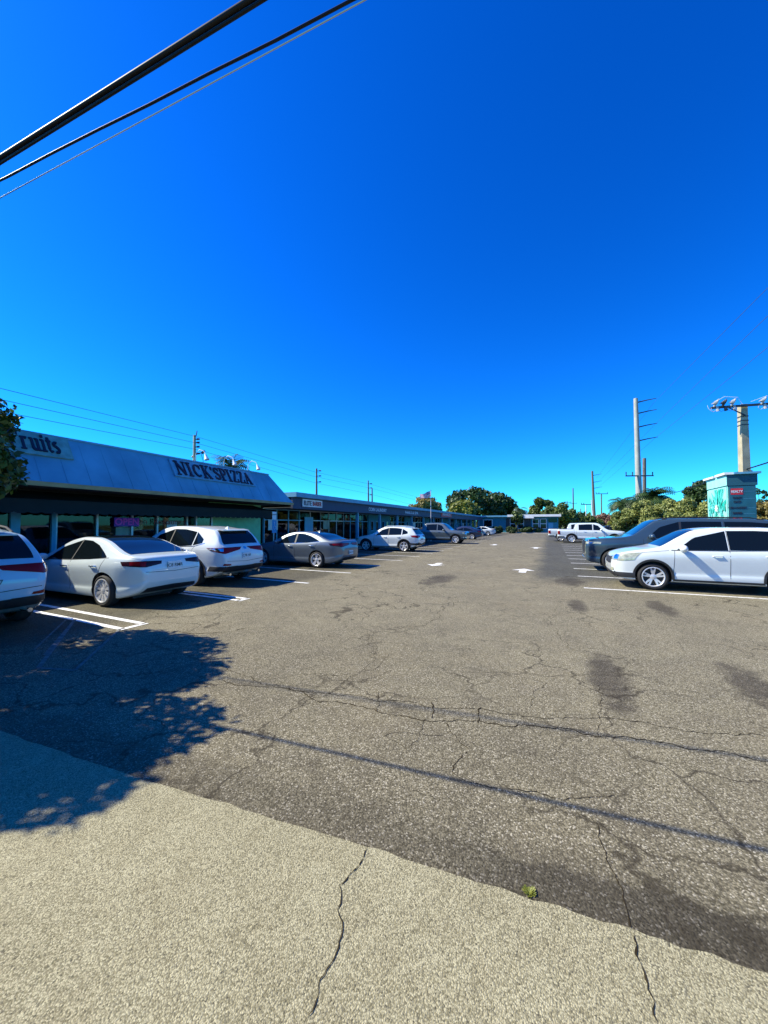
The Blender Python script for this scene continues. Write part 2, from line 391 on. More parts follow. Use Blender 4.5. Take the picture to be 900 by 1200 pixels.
def line(u0, v0, u1, v1, wd=.1):
    a, c = Vector((u0, v0)), Vector((u1, v1)); d = (c-a).normalized(); n = Vector((-d.y, d.x))*wd/2
    q = [a-n, c-n, c+n, a+n]
    return sheet('parking_line', [W(*p) for p in q], .004, M['roadpaint'])
SL = -.04   # stall lines lean slightly in plan
for k in range(0, 20):
    v = 9.15 + 2.52*k
    if v < 62: line(-6.45, v, -12.1, v+.22, .10)
for v in (3.92, 4.28, 6.45, 6.68):
    line(-6.4, v, -12.1, v+.2, .10)
line(-6.4, 3.87, -6.4, 4.33, .10); line(-6.4, 6.4, -6.4, 6.73, .10)
for v in (11.5, 14.05, 16.4, 18.7, 21.0, 23.3, 25.7, 28.1, 30.5, 32.9, 35.3):
    line(.8, v, 6.6, v-.05, .10)
def arrow(u, v, a, s=1.):
    pts = [(0, .55), (.42, -.05), (.13, -.02), (.13, -.75), (-.13, -.75), (-.13, -.02), (-.42, -.05)]
    c, q = math.cos(a), math.sin(a)
    sheet('painted_arrow', [W(u + s*(x*c - y*q), v + s*(x*q + y*c)) for x, y in pts], .004, M['roadpaint'])
arrow(-.95, 15.0, R(0), .95); arrow(-4.5, 15.6, R(180), .95); arrow(-1.0, 30, 0, 1.1); arrow(-4.4, 33, math.pi, 1.1)
# big worn white arrow beside the kerbside SUV
def crack(pts, wd, jit=.03, z=.003, seed=0, name='crack'):
    rnd = random.Random(seed); P = [gnd(*p) for p in pts]; out = []
    for a, b in zip(P, P[1:]):
        seg = [a, b]; amp = .11*(b-a).length
        while (seg[1]-seg[0]).length > .03:
            ns = []
            for p_, q_ in zip(seg, seg[1:]):
                t = (q_-p_).normalized(); ns += [p_, (p_+q_)/2 + Vector((-t.y, t.x, 0))*rnd.uniform(-amp, amp)]
            seg = ns + [b]; amp *= .56
        out += seg[:-1]
    out.append(P[-1]); vs = []; fs = []
    for i, p in enumerate(out):
        t = (out[min(i+1, len(out)-1)] - out[max(0, i-1)]).normalized(); nn = Vector((-t.y, t.x, 0))
        ww = .75*wd/2*rnd.uniform(.15, 1.0)*(1 if 0 < i < len(out)-1 else .2)
        vs += [(p.x-nn.x*ww, p.y-nn.y*ww, z), (p.x+nn.x*ww, p.y+nn.y*ww, z)]
    for i in range(len(out)-1): fs.append((2*i, 2*i+1, 2*i+3, 2*i+2))
    mb = MB(); mb.add(vs, fs); o = mb.build(name, M['crackdirt']); o['kind'] = 'structure'
cracks = [([(430,996),(398,1040),(400,1100),(375,1150),(358,1200)], .010, .010),
 ([(743,1098),(757,1150),(770,1200)], .013, .008),
 ([(690,955),(705,990),(728,1040),(743,1096)], .008, .004),
 ([(250,778),(370,812),(480,822),(560,831),(700,842),(900,862)], .012, .004),
 ([(260,797),(330,806),(440,832),(520,845),(600,852),(760,868),(900,893)], .018, .004),
 ([(440,808),(442,834)], .012, .003), ([(505,822),(506,842)], .020, .003), ([(564,829),(561,848)], .02, .003),
 ([(532,706),(515,725),(498,733),(470,736)], .016, .003), ([(520,845),(550,880),(530,905),(545,915)], .012, .004),
 ([(500,842),(478,880),(450,862)], .007, .004), ([(700,862),(705,830),(706,800)], .008, .003),
 ([(458,765),(440,785),(400,792),(380,790)], .010, .004), ([(300,700),(360,705),(430,700),(520,706)], .012, .004),
 ([(200,740),(260,742),(290,736)], .03, .004), ([(560,700),(640,730),(690,770)], .010, .004),
 ([(300,800),(350,790),(400,793)], .008, .004),([(430,740),(440,765),(420,790),(380,806)], .009, .004),
 ([(545,915),(600,925),(660,938),(720,932)], .010, .004), ([(520,862),(470,858),(420,870)], .008, .004),
 ([(560,760),(590,790),(640,800),(620,830)], .007, .004), ([(650,700),(700,745),(760,760)], .008, .004)]
for i, (p, wd, j) in enumerate(cracks): crack(p, wd, j, .0095 if i < 2 else .003, i)
# faded white paint film (old hatch arrow) on the near left stall
mb = MB()
for k, (a, b, wd) in enumerate([((45,783),(88,726),.05),((45,783),(88,786),.04),((88,786),(140,738),.04),((88,726),(52,768),.03),((78,726),(40,762),.03)]):
    A, B = gnd(*a), gnd(*b); t = (B-A).normalized(); n = Vector((-t.y, t.x, 0))*wd/2
    mb.add([(q.x, q.y, .0045+.001*k) for q in (A-n, B-n, B+n, A+n)], [(0,1,2,3)])
o = mb.build('faded_marking', mat('faded_paint', (.13, .135, .125), .85, var=.5, scale=12)); o['kind'] = 'structure'
# kerbs and walkway
mb = MB(); mb.box(-3.2, 0, -14, 70, 0, .13)
o = mb.build('sidewalk', mat('walk_concrete', (.30, .29, .26), .8, var=.15, bump=.3)); o.location = W(-12.25, 0); o.rotation_euler = (0,0,-TH); o['kind'] = 'structure'
mb = MB(); mb.box(0, .18, -6, 83, -.03, .13)
o = mb.build('kerb', mat('kerb_concrete', (.42, .40, .35), .8, var=.15)); o.location = W(7.22, 0); o.rotation_euler = (0,0,-TH); o['kind'] = 'structure'
mb = MB(); mb.box(-15, 7.2, 79.4, 79.58, 0, .14)
o = mb.build('kerb', bpy.data.materials['kerb_concrete']); o.location = W(0, 0); o.rotation_euler = (0,0,-TH); o['kind'] = 'structure'

# ------------------------------------------------------------ cars
def pchip(pts):
    xs = [p[0] for p in pts]; ys = [p[1] for p in pts]; n = len(xs)
    h = [xs[i+1]-xs[i] for i in range(n-1)]; d = [(ys[i+1]-ys[i])/h[i] for i in range(n-1)]
    m = [d[0]] + [0 if d[i-1]*d[i] <= 0 else 2*d[i-1]*d[i]/(d[i-1]+d[i]) for i in range(1, n-1)] + [d[-1]]
    def f(x):
        if x <= xs[0]: return ys[0]
        if x >= xs[-1]: return ys[-1]
        i = 0
        while x > xs[i+1]: i += 1
        t = (x-xs[i])/h[i]; t2 = t*t; t3 = t2*t
        return (2*t3-3*t2+1)*ys[i] + (t3-2*t2+t)*h[i]*m[i] + (-2*t3+3*t2)*ys[i+1] + (t3-t2)*h[i]*m[i+1]
    return f
def catmull(P, n):
    out = []; k = len(P)
    for i in range(k-1):
        p0, p1, p2, p3 = P[max(0,i-1)], P[i], P[i+1], P[min(k-1,i+2)]
        for j in range(n):
            t = j/n
            out.append(tuple(.5*((2*p1[c]) + (-p0[c]+p2[c])*t + (2*p0[c]-5*p1[c]+4*p2[c]-p3[c])*t*t + (-p0[c]+3*p1[c]-3*p2[c]+p3[c])*t**3) for c in range(2)))
    out.append(P[-1]); return out
class Car:
    def __init__(s, sp):
        s.sp = sp; s.top = pchip(sp['top']); s.belt = pchip(sp['belt']); s.bot = pchip(sp['bot']); s.plan = pchip(sp['plan'])
        s.L = sp['L']; s.xf = sp['wb']/2 + sp['fo']; s.tum = sp.get('tum', .42)
    def section(s, q):
        w, zt, zs, zb = s.plan(q), s.top(q), s.belt(q), s.bot(q)
        zs = min(zs, zt-.03); H = zs-zb; hc = zt-zs
        wr = .955*w - s.tum*hc; wr = max(wr, .30*w)
        cr = .05*min(1, hc/.3)+.012
        P = [(0, zb), (.6*w, zb), (.90*w, zb+.01), (.955*w, zb+.09*H), (.968*w, zb+.22*H), (.958*w, zb+.30*H), (.978*w, zb+.48*H), (1.0*w, zb+.74*H),
             (.992*w, zb+.88*H), (.955*w, zs)]
        for t in (.33, .66, .90): P.append((.955*w + (wr-.955*w)*t - 0*.01, zs + (zt-cr-zs)*t + .004*math.sin(t*3.14)))
        P += [(wr-.045, zt-cr*.42), (wr*.62, zt-cr*.12), (wr*.3, zt), (0, zt)]
        return P
    def sides(s, q, n=3):
        return catmull(s.section(q), n)
    def stations(s):
        L = s.L; a = []
        q = 0.
        while q < L:
            a.append(q); e = min(q, L-q); q += .012 if e < .05 else .03 if e < .25 else .055
        a.append(L); return a
    def body_mesh(s, mats, arch=True):
        vs = []; fs = []; st_ = s.stations(); K = None
        for q in st_:
            c = s.sides(q); ring = [(s.xf-q, y, z) for y, z in c] + [(s.xf-q, -y, z) for y, z in c[-2:0:-1]]
            K = len(ring); vs += ring
        for i in range(len(st_)-1):
            for k in range(K): fs.append((i*K+k, i*K+(k+1)%K, (i+1)*K+(k+1)%K, (i+1)*K+k))
        fs += [tuple(range(K))[::-1], tuple(range((len(st_)-1)*K, len(st_)*K))]
        mb = MB(); mb.add(vs, fs); me = mb.mesh('body', mats, True, 38)
        s.bvh = BVHTree.FromPolygons([v.co for v in me.vertices], [p.vertices[:] for p in me.polygons])
        if not arch: return me
        ob = bpy.data.objects.new('tmp', me); COL.objects.link(ob)
        mods = []
        r = s.sp['r'] + s.sp.get('gap', .05); Wm = max(p[1] for p in s.sp['plan'])
        cut = MB()
        for x in (s.sp['wb']/2, -s.sp['wb']/2):
            for sd_ in (1, -1):
                n = 40; zc = s.sp['r']+.01
                ring = [(x+r*math.cos(2*math.pi*k/n), zc + r*math.sin(2*math.pi*k/n)*(1 if math.sin(2*math.pi*k/n) > 0 else 1)) for k in range(n)]
                cut.extr(ring, lambda a, b, t: (a, t, b), sd_*(Wm-.34), sd_*(Wm+.15))
        cme = cut.mesh('cut', M['plastic']); co = bpy.data.objects.new('cut', cme); COL.objects.link(co)
        md = ob.modifiers.new('b', 'BOOLEAN'); md.operation = 'DIFFERENCE'; md.object = co; md.solver = 'EXACT'; md.material_mode = 'TRANSFER'
        bpy.context.view_layer.update(); dg = bpy.context.evaluated_depsgraph_get()
        res = bpy.data.meshes.new_from_object(ob.evaluated_get(dg))
        bpy.data.objects.remove(ob); bpy.data.objects.remove(co)
        bm = bmesh.new(); bm.from_mesh(res); bmesh.ops.triangulate(bm, faces=[f for f in bm.faces if len(f.verts) > 4]); bm.to_mesh(res); bm.free()
        res.polygons.foreach_set('use_smooth', [True]*len(res.polygons)); res.set_sharp_from_angle(angle=R(38)); res.name = 'body'
        return res
    def grid(s, rows, off, name, mtl, parent, skirt=.02, smooth=True):
        """rows: list of list of (loc, normal)"""
        nr, nc = len(rows), len(rows[0]); vs = [l + n*off for r in rows for l, n in r]; fs = []
        for i in range(nr-1):
            for j in range(nc-1): fs.append((i*nc+j, i*nc+j+1, (i+1)*nc+j+1, (i+1)*nc+j))
        b = list(range(nc)) + [i*nc+nc-1 for i in range(1, nr)] + [(nr-1)*nc+j for j in range(nc-2, -1, -1)] + [i*nc for i in range(nr-2, 0, -1)]
        flat = [x for r in rows for x in r]; o = len(vs)
        for k in b: l, n = flat[k]; vs.append(l - n*skirt)
        m_ = len(b)
        for k in range(m_): fs.append((b[k], b[(k+1)%m_], o+(k+1)%m_, o+k))
        mb = MB(); mb.add(vs, fs); return mb.build(name, mtl, parent, smooth, 50)
    def decal(s, name, mtl, parent, ang, lower, upper, o=(0,0), off=.006, nc=14, nr=5, skirt=.02):
        """shape between two polylines in (a,z), seen from heading ang; a runs to the right-handed perpendicular"""
        d = Vector((-math.cos(ang), -math.sin(ang), 0)); e = Vector((-math.sin(ang), math.cos(ang), 0)); O = Vector((o[0], o[1], 0))
        def rs(pl, t):
            L = [0]
            for p, q in zip(pl, pl[1:]): L.append(L[-1] + math.hypot(q[0]-p[0], q[1]-p[1]))
            x = t*L[-1]; i = 0
            while i < len(L)-2 and x > L[i+1]: i += 1
            f = (x-L[i])/(L[i+1]-L[i]); return (pl[i][0]+(pl[i+1][0]-pl[i][0])*f, pl[i][1]+(pl[i+1][1]-pl[i][1])*f)
        rows = []
        for i in range(nr+1):
            row = []
            for j in range(nc+1):
                lo, up = rs(lower, j/nc), rs(upper, j/nc); f = i/nr
                a, z = lo[0]+(up[0]-lo[0])*f, lo[1]+(up[1]-lo[1])*f
                org = O + e*a - d*6 + Vector((0,0,z)); hit = s.bvh.ray_cast(org, d)
                if hit[0] is None:
                    if row: l, n = row[-1]; hit = (Vector((l.x, l.y, z)), n)
                    else: hit = (org + d*5, -d)
                n = hit[1]; n = n if n.dot(d) < 0 else -n
                row.append((hit[0].copy(), n.copy()))
            rows.append(row)
        return s.grid(rows, off, name, mtl, parent, skirt)
    def side(s, name, mtl, parent, lower, upper, left=True, **k):
        """coords in (q,z) from the front bumper"""
        if left: f = lambda pl: [(-(s.xf-a), z) for a, z in pl]; ang = math.pi/2     # e = (-1,0)
        else: f = lambda pl: [((s.xf-a), z) for a, z in pl]; ang = -math.pi/2        # e = (1,0)
        return s.decal(name, mtl, parent, ang, f(lower), f(upper), **k)
    def topglass(s, name, mtl, parent, q0, q1, inset=.05, off=.006, n=10):
        rows = []
        def surf(q, y):
            hit = s.bvh.ray_cast(Vector((s.xf-q, y, 4)), Vector((0,0,-1)))
            return (hit[0].copy(), hit[1].copy() if hit[1].z > 0 else -hit[1])
        for i in range(n+1):
            q = q0+(q1-q0)*i/n; P = s.section(q); ye = P[13][0] - inset + .03
            if ye < .1: ye = .1
            rows.append([surf(q, ye*(2*j/14-1)) for j in range(15)])
        return s.grid(rows, off, name, mtl, parent)
def wheel_meshes(r, wd, style, key):
    def lathe(prof, n=36):
        vs = []; fs = []
        for k in range(n):
            a = 2*math.pi*k/n
            for (rr, y) in prof: vs.append((rr*math.cos(a), y, rr*math.sin(a)))
        m_ = len(prof)
        for k in range(n):
            for i in range(m_-1): fs.append((k*m_+i, ((k+1)%n)*m_+i, ((k+1)%n)*m_+i+1, k*m_+i+1))
        return vs, fs
    rr = r*.735; h = wd/2
    t = MB(); t.add(*lathe([(rr, h*.55), (rr+.01, h*.92), (r*.86, h), (r-.02, h*.86), (r, h*.6), (r, -h*.6), (r-.02, -h*.86), (r*.86, -h), (rr, -h*.9), (rr, h*.55)]))
    tm = t.mesh('tyre', M['rubber'], True, 30)
    m = MB(); m.cur = 0
    m.add(*lathe([(rr, h*.5), (rr+.004, h*.97), (rr-.012, h*1.0), (rr-.022, h*.93), (rr-.03, h*.4), (rr-.04, -h*.6)]))
    m.cur = 1; m.add(*lathe([(.0001, h*.22), (rr-.03, h*.18)]))       # dark back
    m.cur = 0
    n, split, w0, w1 = style
    for k in range(n):
        a = 2*math.pi*k/n + .3
        for sgn in ((-1, 1) if split else (0,)):
            a1 = a + sgn*split; a0 = a + sgn*split*.25
            p = lambda ang, ra, off, y: (ra*math.cos(ang) - off*math.sin(ang), y, ra*math.sin(ang) + off*math.cos(ang))
            r0, r1 = .045, rr-.015; y0, y1 = h*.72, h*.90
            m.add([p(a0,r0,-w0,y0), p(a0,r0,w0,y0), p(a1,r1,w1,y1), p(a1,r1,-w1,y1), p(a0,r0,-w0*1.3,y0-.05), p(a0,r0,w0*1.3,y0-.05), p(a1,r1,w1*1.3,y1-.06), p(a1,r1,-w1*1.3,y1-.06)],
                  [(0,1,2,3),(4,7,6,5),(0,4,5,1),(1,5,6,2),(2,6,7,3),(3,7,4,0)])
    m.add(*lathe([(.0001, h*.84), (.04, h*.83), (.07, h*.74), (.075, h*.3)], 20))
    rm = m.mesh('wheel', [M['rim'], M['plastic']], True, 30)
    return tm, rm
def ms(*pts): return list(pts)

def build_car(name, label, u, v, head, sp, group='cars parked in the stalls', detail=2, tilt=0.):
    """u,v = middle of the wheelbase in the lot frame; head=-1 nose to -u, +1 nose to +u"""
    C = Car(sp); rz = -TH + (math.pi if head < 0 else 0) + tilt
    root = empty(name, W(u, v), rz, label, sp.get('cat', 'car'), group)
    p = M[sp['paint']]; L, wb, r, xf = sp['L'], sp['wb'], sp['r'], C.xf
    link('body', C.body_mesh([p, M['plastic']]), root)
    Wm = max(q[1] for q in sp['plan'])
    tm, rm = wheel_meshes(r, sp.get('tw', .23), sp.get('spoke', (5, .0, .05, .04)), name)
    for x in (wb/2, -wb/2):
        for sd_ in (1, -1):
            wo = link('wheel', rm, root); wo.location = (x, sd_*(Wm-sp.get('tw', .23)/2-.015), r); wo.rotation_euler = (random.uniform(0, 6)*0, 0, 0 if sd_ > 0 else math.pi)
            to = link('tyre', tm, wo)
    zb = sp['belt']
    # side windows
    for left in (True, False):
        for (lo, up) in sp['win']:
            C.side('window', M['glass'], root, lo, up, left, off=.004)
        if sp.get('trim') and detail > 1:
            lo, up = sp['trim']; C.side('window_trim', M[sp.get('trimmat','chrome')], root, lo, up, left, off=.003, nr=1, nc=24)
        if detail > 1 or True:
            for (a, z0, z1) in sp.get('seams', []):
                if isinstance(a, tuple): a0, a1 = a
                else: a0 = a1 = a
                C.side('door_seam', M['asph_gap'], root, [(a0, z0), (a1, z1)], [(a0+.009, z0), (a1+.009, z1)], left, off=.0015, nr=1, nc=14, skirt=.004)
        for (a, z) in sp.get('handles', []):
            y0 = C.bvh.ray_cast(Vector((xf-a, 3 if left else -3, z)), Vector((0, -1 if left else 1, 0)))[0].y; sg = 1 if left else -1
            mb = MB(); mb.tube([(xf-a+.10, y0-.005*sg, z), (xf-a+.08, y0+.028*sg, z+.004), (xf-a-.08, y0+.028*sg, z+.006), (xf-a-.10, y0-.005*sg, z+.004)], .013, 8)
            mb.build('door_handle', M[sp.get('handlemat', sp['paint'])], root, True)
        if 'arch' in sp:
            zc = r+.01; rr = r + sp.get('gap', .05)
            for x in (wb/2, -wb/2):
                qa = xf-x; t0, t1 = R(-8), R(188); n = 26
                lo = [(qa-rr*math.cos(t0+(t1-t0)*i/n), zc+rr*math.sin(t0+(t1-t0)*i/n)) for i in range(n+1)]
                up = [(qa-(rr+sp['arch'])*math.cos(t0+(t1-t0)*i/n), zc+(rr+sp['arch'])*math.sin(t0+(t1-t0)*i/n)) for i in range(n+1)]
                C.side('wheel_arch', M['plastic'], root, lo, up, left, off=.018, nr=2, nc=52)
            C.side('sill_trim', M['plastic'], root, [(xf-wb/2+rr, C.bot(xf)+.0), (xf+wb/2-rr, C.bot(xf)+.0)], [(xf-wb/2+rr+.03, C.bot(xf)+sp['sill']), (xf+wb/2-rr-.03, C.bot(xf)+sp['sill'])], left, off=.014, nr=2)
        if 'arch' in sp:
            sgn_ = 1 if left else -1
            for an_, nm_, xo, q_ in ((R(36)*sgn_, 'bumper_cladding', xf-.1, .12), (R(180-40)*sgn_, 'bumper_cladding', xf-L+.1, L-.12)):
                C.decal(nm_, M['plastic'], root, an_, [(-.42, C.bot(q_)+.02), (.42, C.bot(q_)+.02)], [(-.36, C.bot(q_)+.15), (.36, C.bot(q_)+.15)], o=(xo, sgn_*(C.plan(q_)-.1)), off=.012, nc=14, nr=3)
        # fuel flap, side crease and window pillar strips
        if detail > 1:
            wins = sp['win']; a_ = wins[0][0][-1][0]; b_ = wins[1][0][0][0]
            if sp is not suv_crv and b_-a_ > .02: C.side('pillar_trim', M['plastic'], root, [(a_+.006, wins[0][0][-1][1]), (b_-.006, wins[0][0][-1][1])], [(a_+.006, wins[0][1][-1][1]), (b_-.006, wins[0][1][-1][1])], left, off=.0045, nc=3)
            C.side('hood_seam', M['asph_gap'], root, [(.42, C.belt(.42)+.01), (1.25, C.belt(1.25)+.008)], [(.42, C.belt(.42)+.018), (1.25, C.belt(1.25)+.016)], left, off=.0015, nr=1, nc=14, skirt=.004)
        # mirror
        sg = 1 if left else -1; a, z = sp['mirror']
        y0 = abs(C.bvh.ray_cast(Vector((xf-a, 3, z)), Vector((0,-1,0)))[0].y)
        k = sp.get('mscale', 1.)
        mb = MB(); mb.cur = 0; mb.ell((xf-a, sg*(y0+.14*k), z+.05), (.075*k, .125*k, .078*k), 14, 10)
        mb.cur = 1; mb.tube([(xf-a, sg*(y0-.03), z-.02), (xf-a, sg*(y0+.08), z+.0)], .028, 8); 
        mm = mb.build('side_mirror', [M[sp.get('mirmat', sp['paint'])], M['plastic']], root, True)
        # headlights / tail lights wrap round the corners
        fr = sp.get('headlight')
        if fr:
            ang = R(38)*sg; wcorner = C.plan(.12)
            f = (lambda pl: pl) if sg > 0 else (lambda pl: [(-a_, z_) for a_, z_ in pl])
            hl = C.decal('headlight', M['clear_lens'], root, ang, f(fr[0]), f(fr[1]), o=(xf-.1, sg*(wcorner-.1)), off=.008)
            ca = sum(q_[0] for q_ in fr[0]+fr[1])/len(fr[0]+fr[1]); cz_ = sum(q_[1] for q_ in fr[0]+fr[1])/len(fr[0]+fr[1]); hh = (cz_-min(q_[1] for q_ in fr[0]))*.6
            C.decal('lamp_bowl', M['chrome'], hl, ang, f([(ca-hh*1.6, cz_-hh), (ca+hh*.6, cz_-hh)]), f([(ca-hh*1.3, cz_+hh), (ca+hh, cz_+hh)]), o=(xf-.1, sg*(wcorner-.1)), off=.012, nc=6, nr=3)
        rl = sp.get('taillight')
        if rl:
            wcorner = C.plan(L-.12)
            f = (lambda pl: pl) if sg < 0 else (lambda pl: [(-a_, z_) for a_, z_ in pl])
            for q_, item in enumerate(rl):
                C.decal('taillight', M[item[2]], root, R(180-42)*sg, f(item[0]), f(item[1]), o=(xf-L+.1, sg*(wcorner-.1)), off=.008+.002*q_)
    # glasses front/back, roof panel
    for (q0, q1, nm, ins) in sp['tops']:
        C.topglass('windshield' if nm == 'w' else 'rear_window' if nm == 'r' else 'roof_panel', M['glass'] if nm != 'p' else M['plastic'], root, q0, q1, ins)
    # front & rear fascia pieces: (name, mat, lower, upper) in (y, z), heading 0 front, pi rear
    for (nm, mt, lo, up) in sp.get('front', []): C.decal(nm, M[mt], root, 0., lo, up, off=.010, nc=16)
    for (nm, mt, lo, up) in sp.get('rear', []): C.decal(nm, M[mt], root, math.pi, lo, up, off=.008, nc=16)
    # rear plate
    if 'plate' in sp:
        z, txt = sp['plate']; hit = C.bvh.ray_cast(Vector((-8, 0, z)), Vector((1, 0, 0)))[0]
        x = hit.x - .022
        mb = MB(); mb.box(x-.004, x+.02, -.155, .155, z-.078, z+.078); pl = mb.build('licence_plate', M['plate'], root)
        text_obj('plate_lettering', txt, .10, M['ink'], pl, face_mtx((x-.006, 0, z-.005), (0, -1, 0), (0, 0, 1)), .001, .001)
    if sp.get('rails'):
        q0, q1 = sp['rails']
        for sg in (1, -1):
            pts = []
            for i in range(9):
                q = q0+(q1-q0)*i/8; P = C.section(q); pts.append((xf-q, sg*(P[13][0]-.01), P[13][1] + (.055 if 0 < i < 8 else .0)))
            MB().tube(pts, .018, 6).build('roof_rail', M[sp.get('railmat', 'plastic')], root, True)
    if sp.get('fin'):
        q = sp['fin']; z = C.top(q)
        mb = MB(); mb.add([(xf-q+.09,0,z-.005),(xf-q-.09,.03,z-.01),(xf-q-.09,-.03,z-.01),(xf-q-.07,0,z+.065),(xf-q-.03,0,z+.06)], [(0,1,3,4),(0,4,3,2),(1,2,3),(0,2,1)])
        mb.build('antenna_fin', p, root)
    if sp.get('spoiler'):
        q0, q1, hw = sp['spoiler']; z = C.top(q0)+.012
        mb = MB(); mb.extr([(xf-q0, z-.03), (xf-q0, z), (xf-q1, z-.035), (xf-q1, z-.055)], lambda a, b, t: (a, t*hw, b), -1, 1)
        mb.build('spoiler', p, root)
    if sp.get('bed'):
        q0, q1 = sp['bed']; hw = .955*Wm-.10
        mb = MB(); z = C.top((q0+q1)/2)+.004
        mb.box(xf-q1, xf-q0, -hw, hw, z-.004, z+.012); mb.build('bed_cover', M['plastic'], root)
    if sp.get('exhaust'):
        for y in sp['exhaust']: MB().tube([(xf-L+.28, y, .33), (xf-L+.03, y, .33)], .035, 10).build('exhaust', M['chrome'], root, True)
    # underbody / axles
    mb = MB()
    for x in (wb/2, -wb/2): mb.tube([(x, -Wm+.25, r), (x, Wm-.25, r)], .05, 8)
    mb.box(-wb/2-.3, wb/2+.3, -.45, .45, C.bot(xf)-.05, C.bot(xf)+.02); mb.build('underbody', M['plastic'], root)
    return root

def plan(W_, L, f=.78, rr=.80):
    return [(0, W_*(f-.16)), (.03, W_*(f-.07)), (.10, W_*f), (.30, W_*.915), (.65, W_*.975), (1.1, W_), (L-1.3, W_), (L-.7, W_*(.96+.03*(rr>.79))), (L-.32, W_*(.5+.5*rr+.02)), (L-.10, W_*(rr+.05)), (L-.03, W_*rr), (L, W_*(rr-.08))]

sedan_ev = dict(paint='pearl_paint', L=4.69, wb=2.875, fo=.84, r=.335, tw=.235, gap=.04, tum=.50,
    top=ms((0,.58),(.04,.66),(.2,.74),(.6,.85),(1.1,.945),(1.3,1.0),(1.7,1.20),(2.1,1.38),(2.5,1.44),(2.9,1.435),(3.4,1.36),(3.9,1.19),(4.2,1.09),(4.45,1.055),(4.58,1.03),(4.655,.94),(4.69,.78)),
    belt=ms((0,.55),(.2,.68),(.6,.78),(1.2,.86),(2.2,.90),(3.2,.94),(4.0,.98),(4.4,.98),(4.6,.90),(4.69,.72)),
    bot=ms((0,.42),(.05,.30),(.2,.20),(.6,.17),(4.0,.17),(4.3,.22),(4.55,.32),(4.65,.42),(4.69,.52)),
    plan=plan(.925, 4.69, .78, .72),
    win=[([(1.52,.925),(2.0,.925),(2.53,.945)], [(1.56,.95),(1.95,1.20),(2.53,1.355)]), ([(2.57,.945),(3.2,.965),(3.72,1.01)], [(2.57,1.36),(2.9,1.345),(3.25,1.26),(3.55,1.13),(3.74,1.03)])],
    trim=([(1.42,.905),(2.5,.925),(3.82,1.005)], [(1.42,.918),(2.5,.938),(3.82,1.018)]), trimmat='plastic',
    seams=[((1.42,1.5),.24,.9),((2.55,2.53),.24,1.38),((3.55,3.72),.62,.98)], handles=[(2.35,.80),(3.42,.83)], handlemat='chrome',
    mirror=(1.62,.93), tops=[(1.28,2.1,'w',.08),(2.15,4.22,'r',.10)],
    taillight=[([(-.30,.88),(-.05,.83),(.38,.86)],[(-.30,.94),(-.05,.955),(.42,.945)],'dark_lens'),([(-.05,.85),(.1,.86),(.24,.875)],[(-.05,.94),(.1,.945),(.24,.94)],'red_lens')],
    headlight=([(-.2,.56),(.3,.60)],[(-.2,.64),(.3,.72)]),
    rear=[('rear_diffuser','plastic',[(-.62,.30),(0,.30),(.62,.30)],[(-.56,.40),(0,.42),(.56,.40)]),('trunk_seam','asph_gap',[(-.62,.73),(0,.70),(.62,.73)],[(-.62,.737),(0,.707),(.62,.737)])],
    plate=(.835,'IC8 RMR'), spoke=(10,.0,.020,.034), spoiler=None, fin=None)
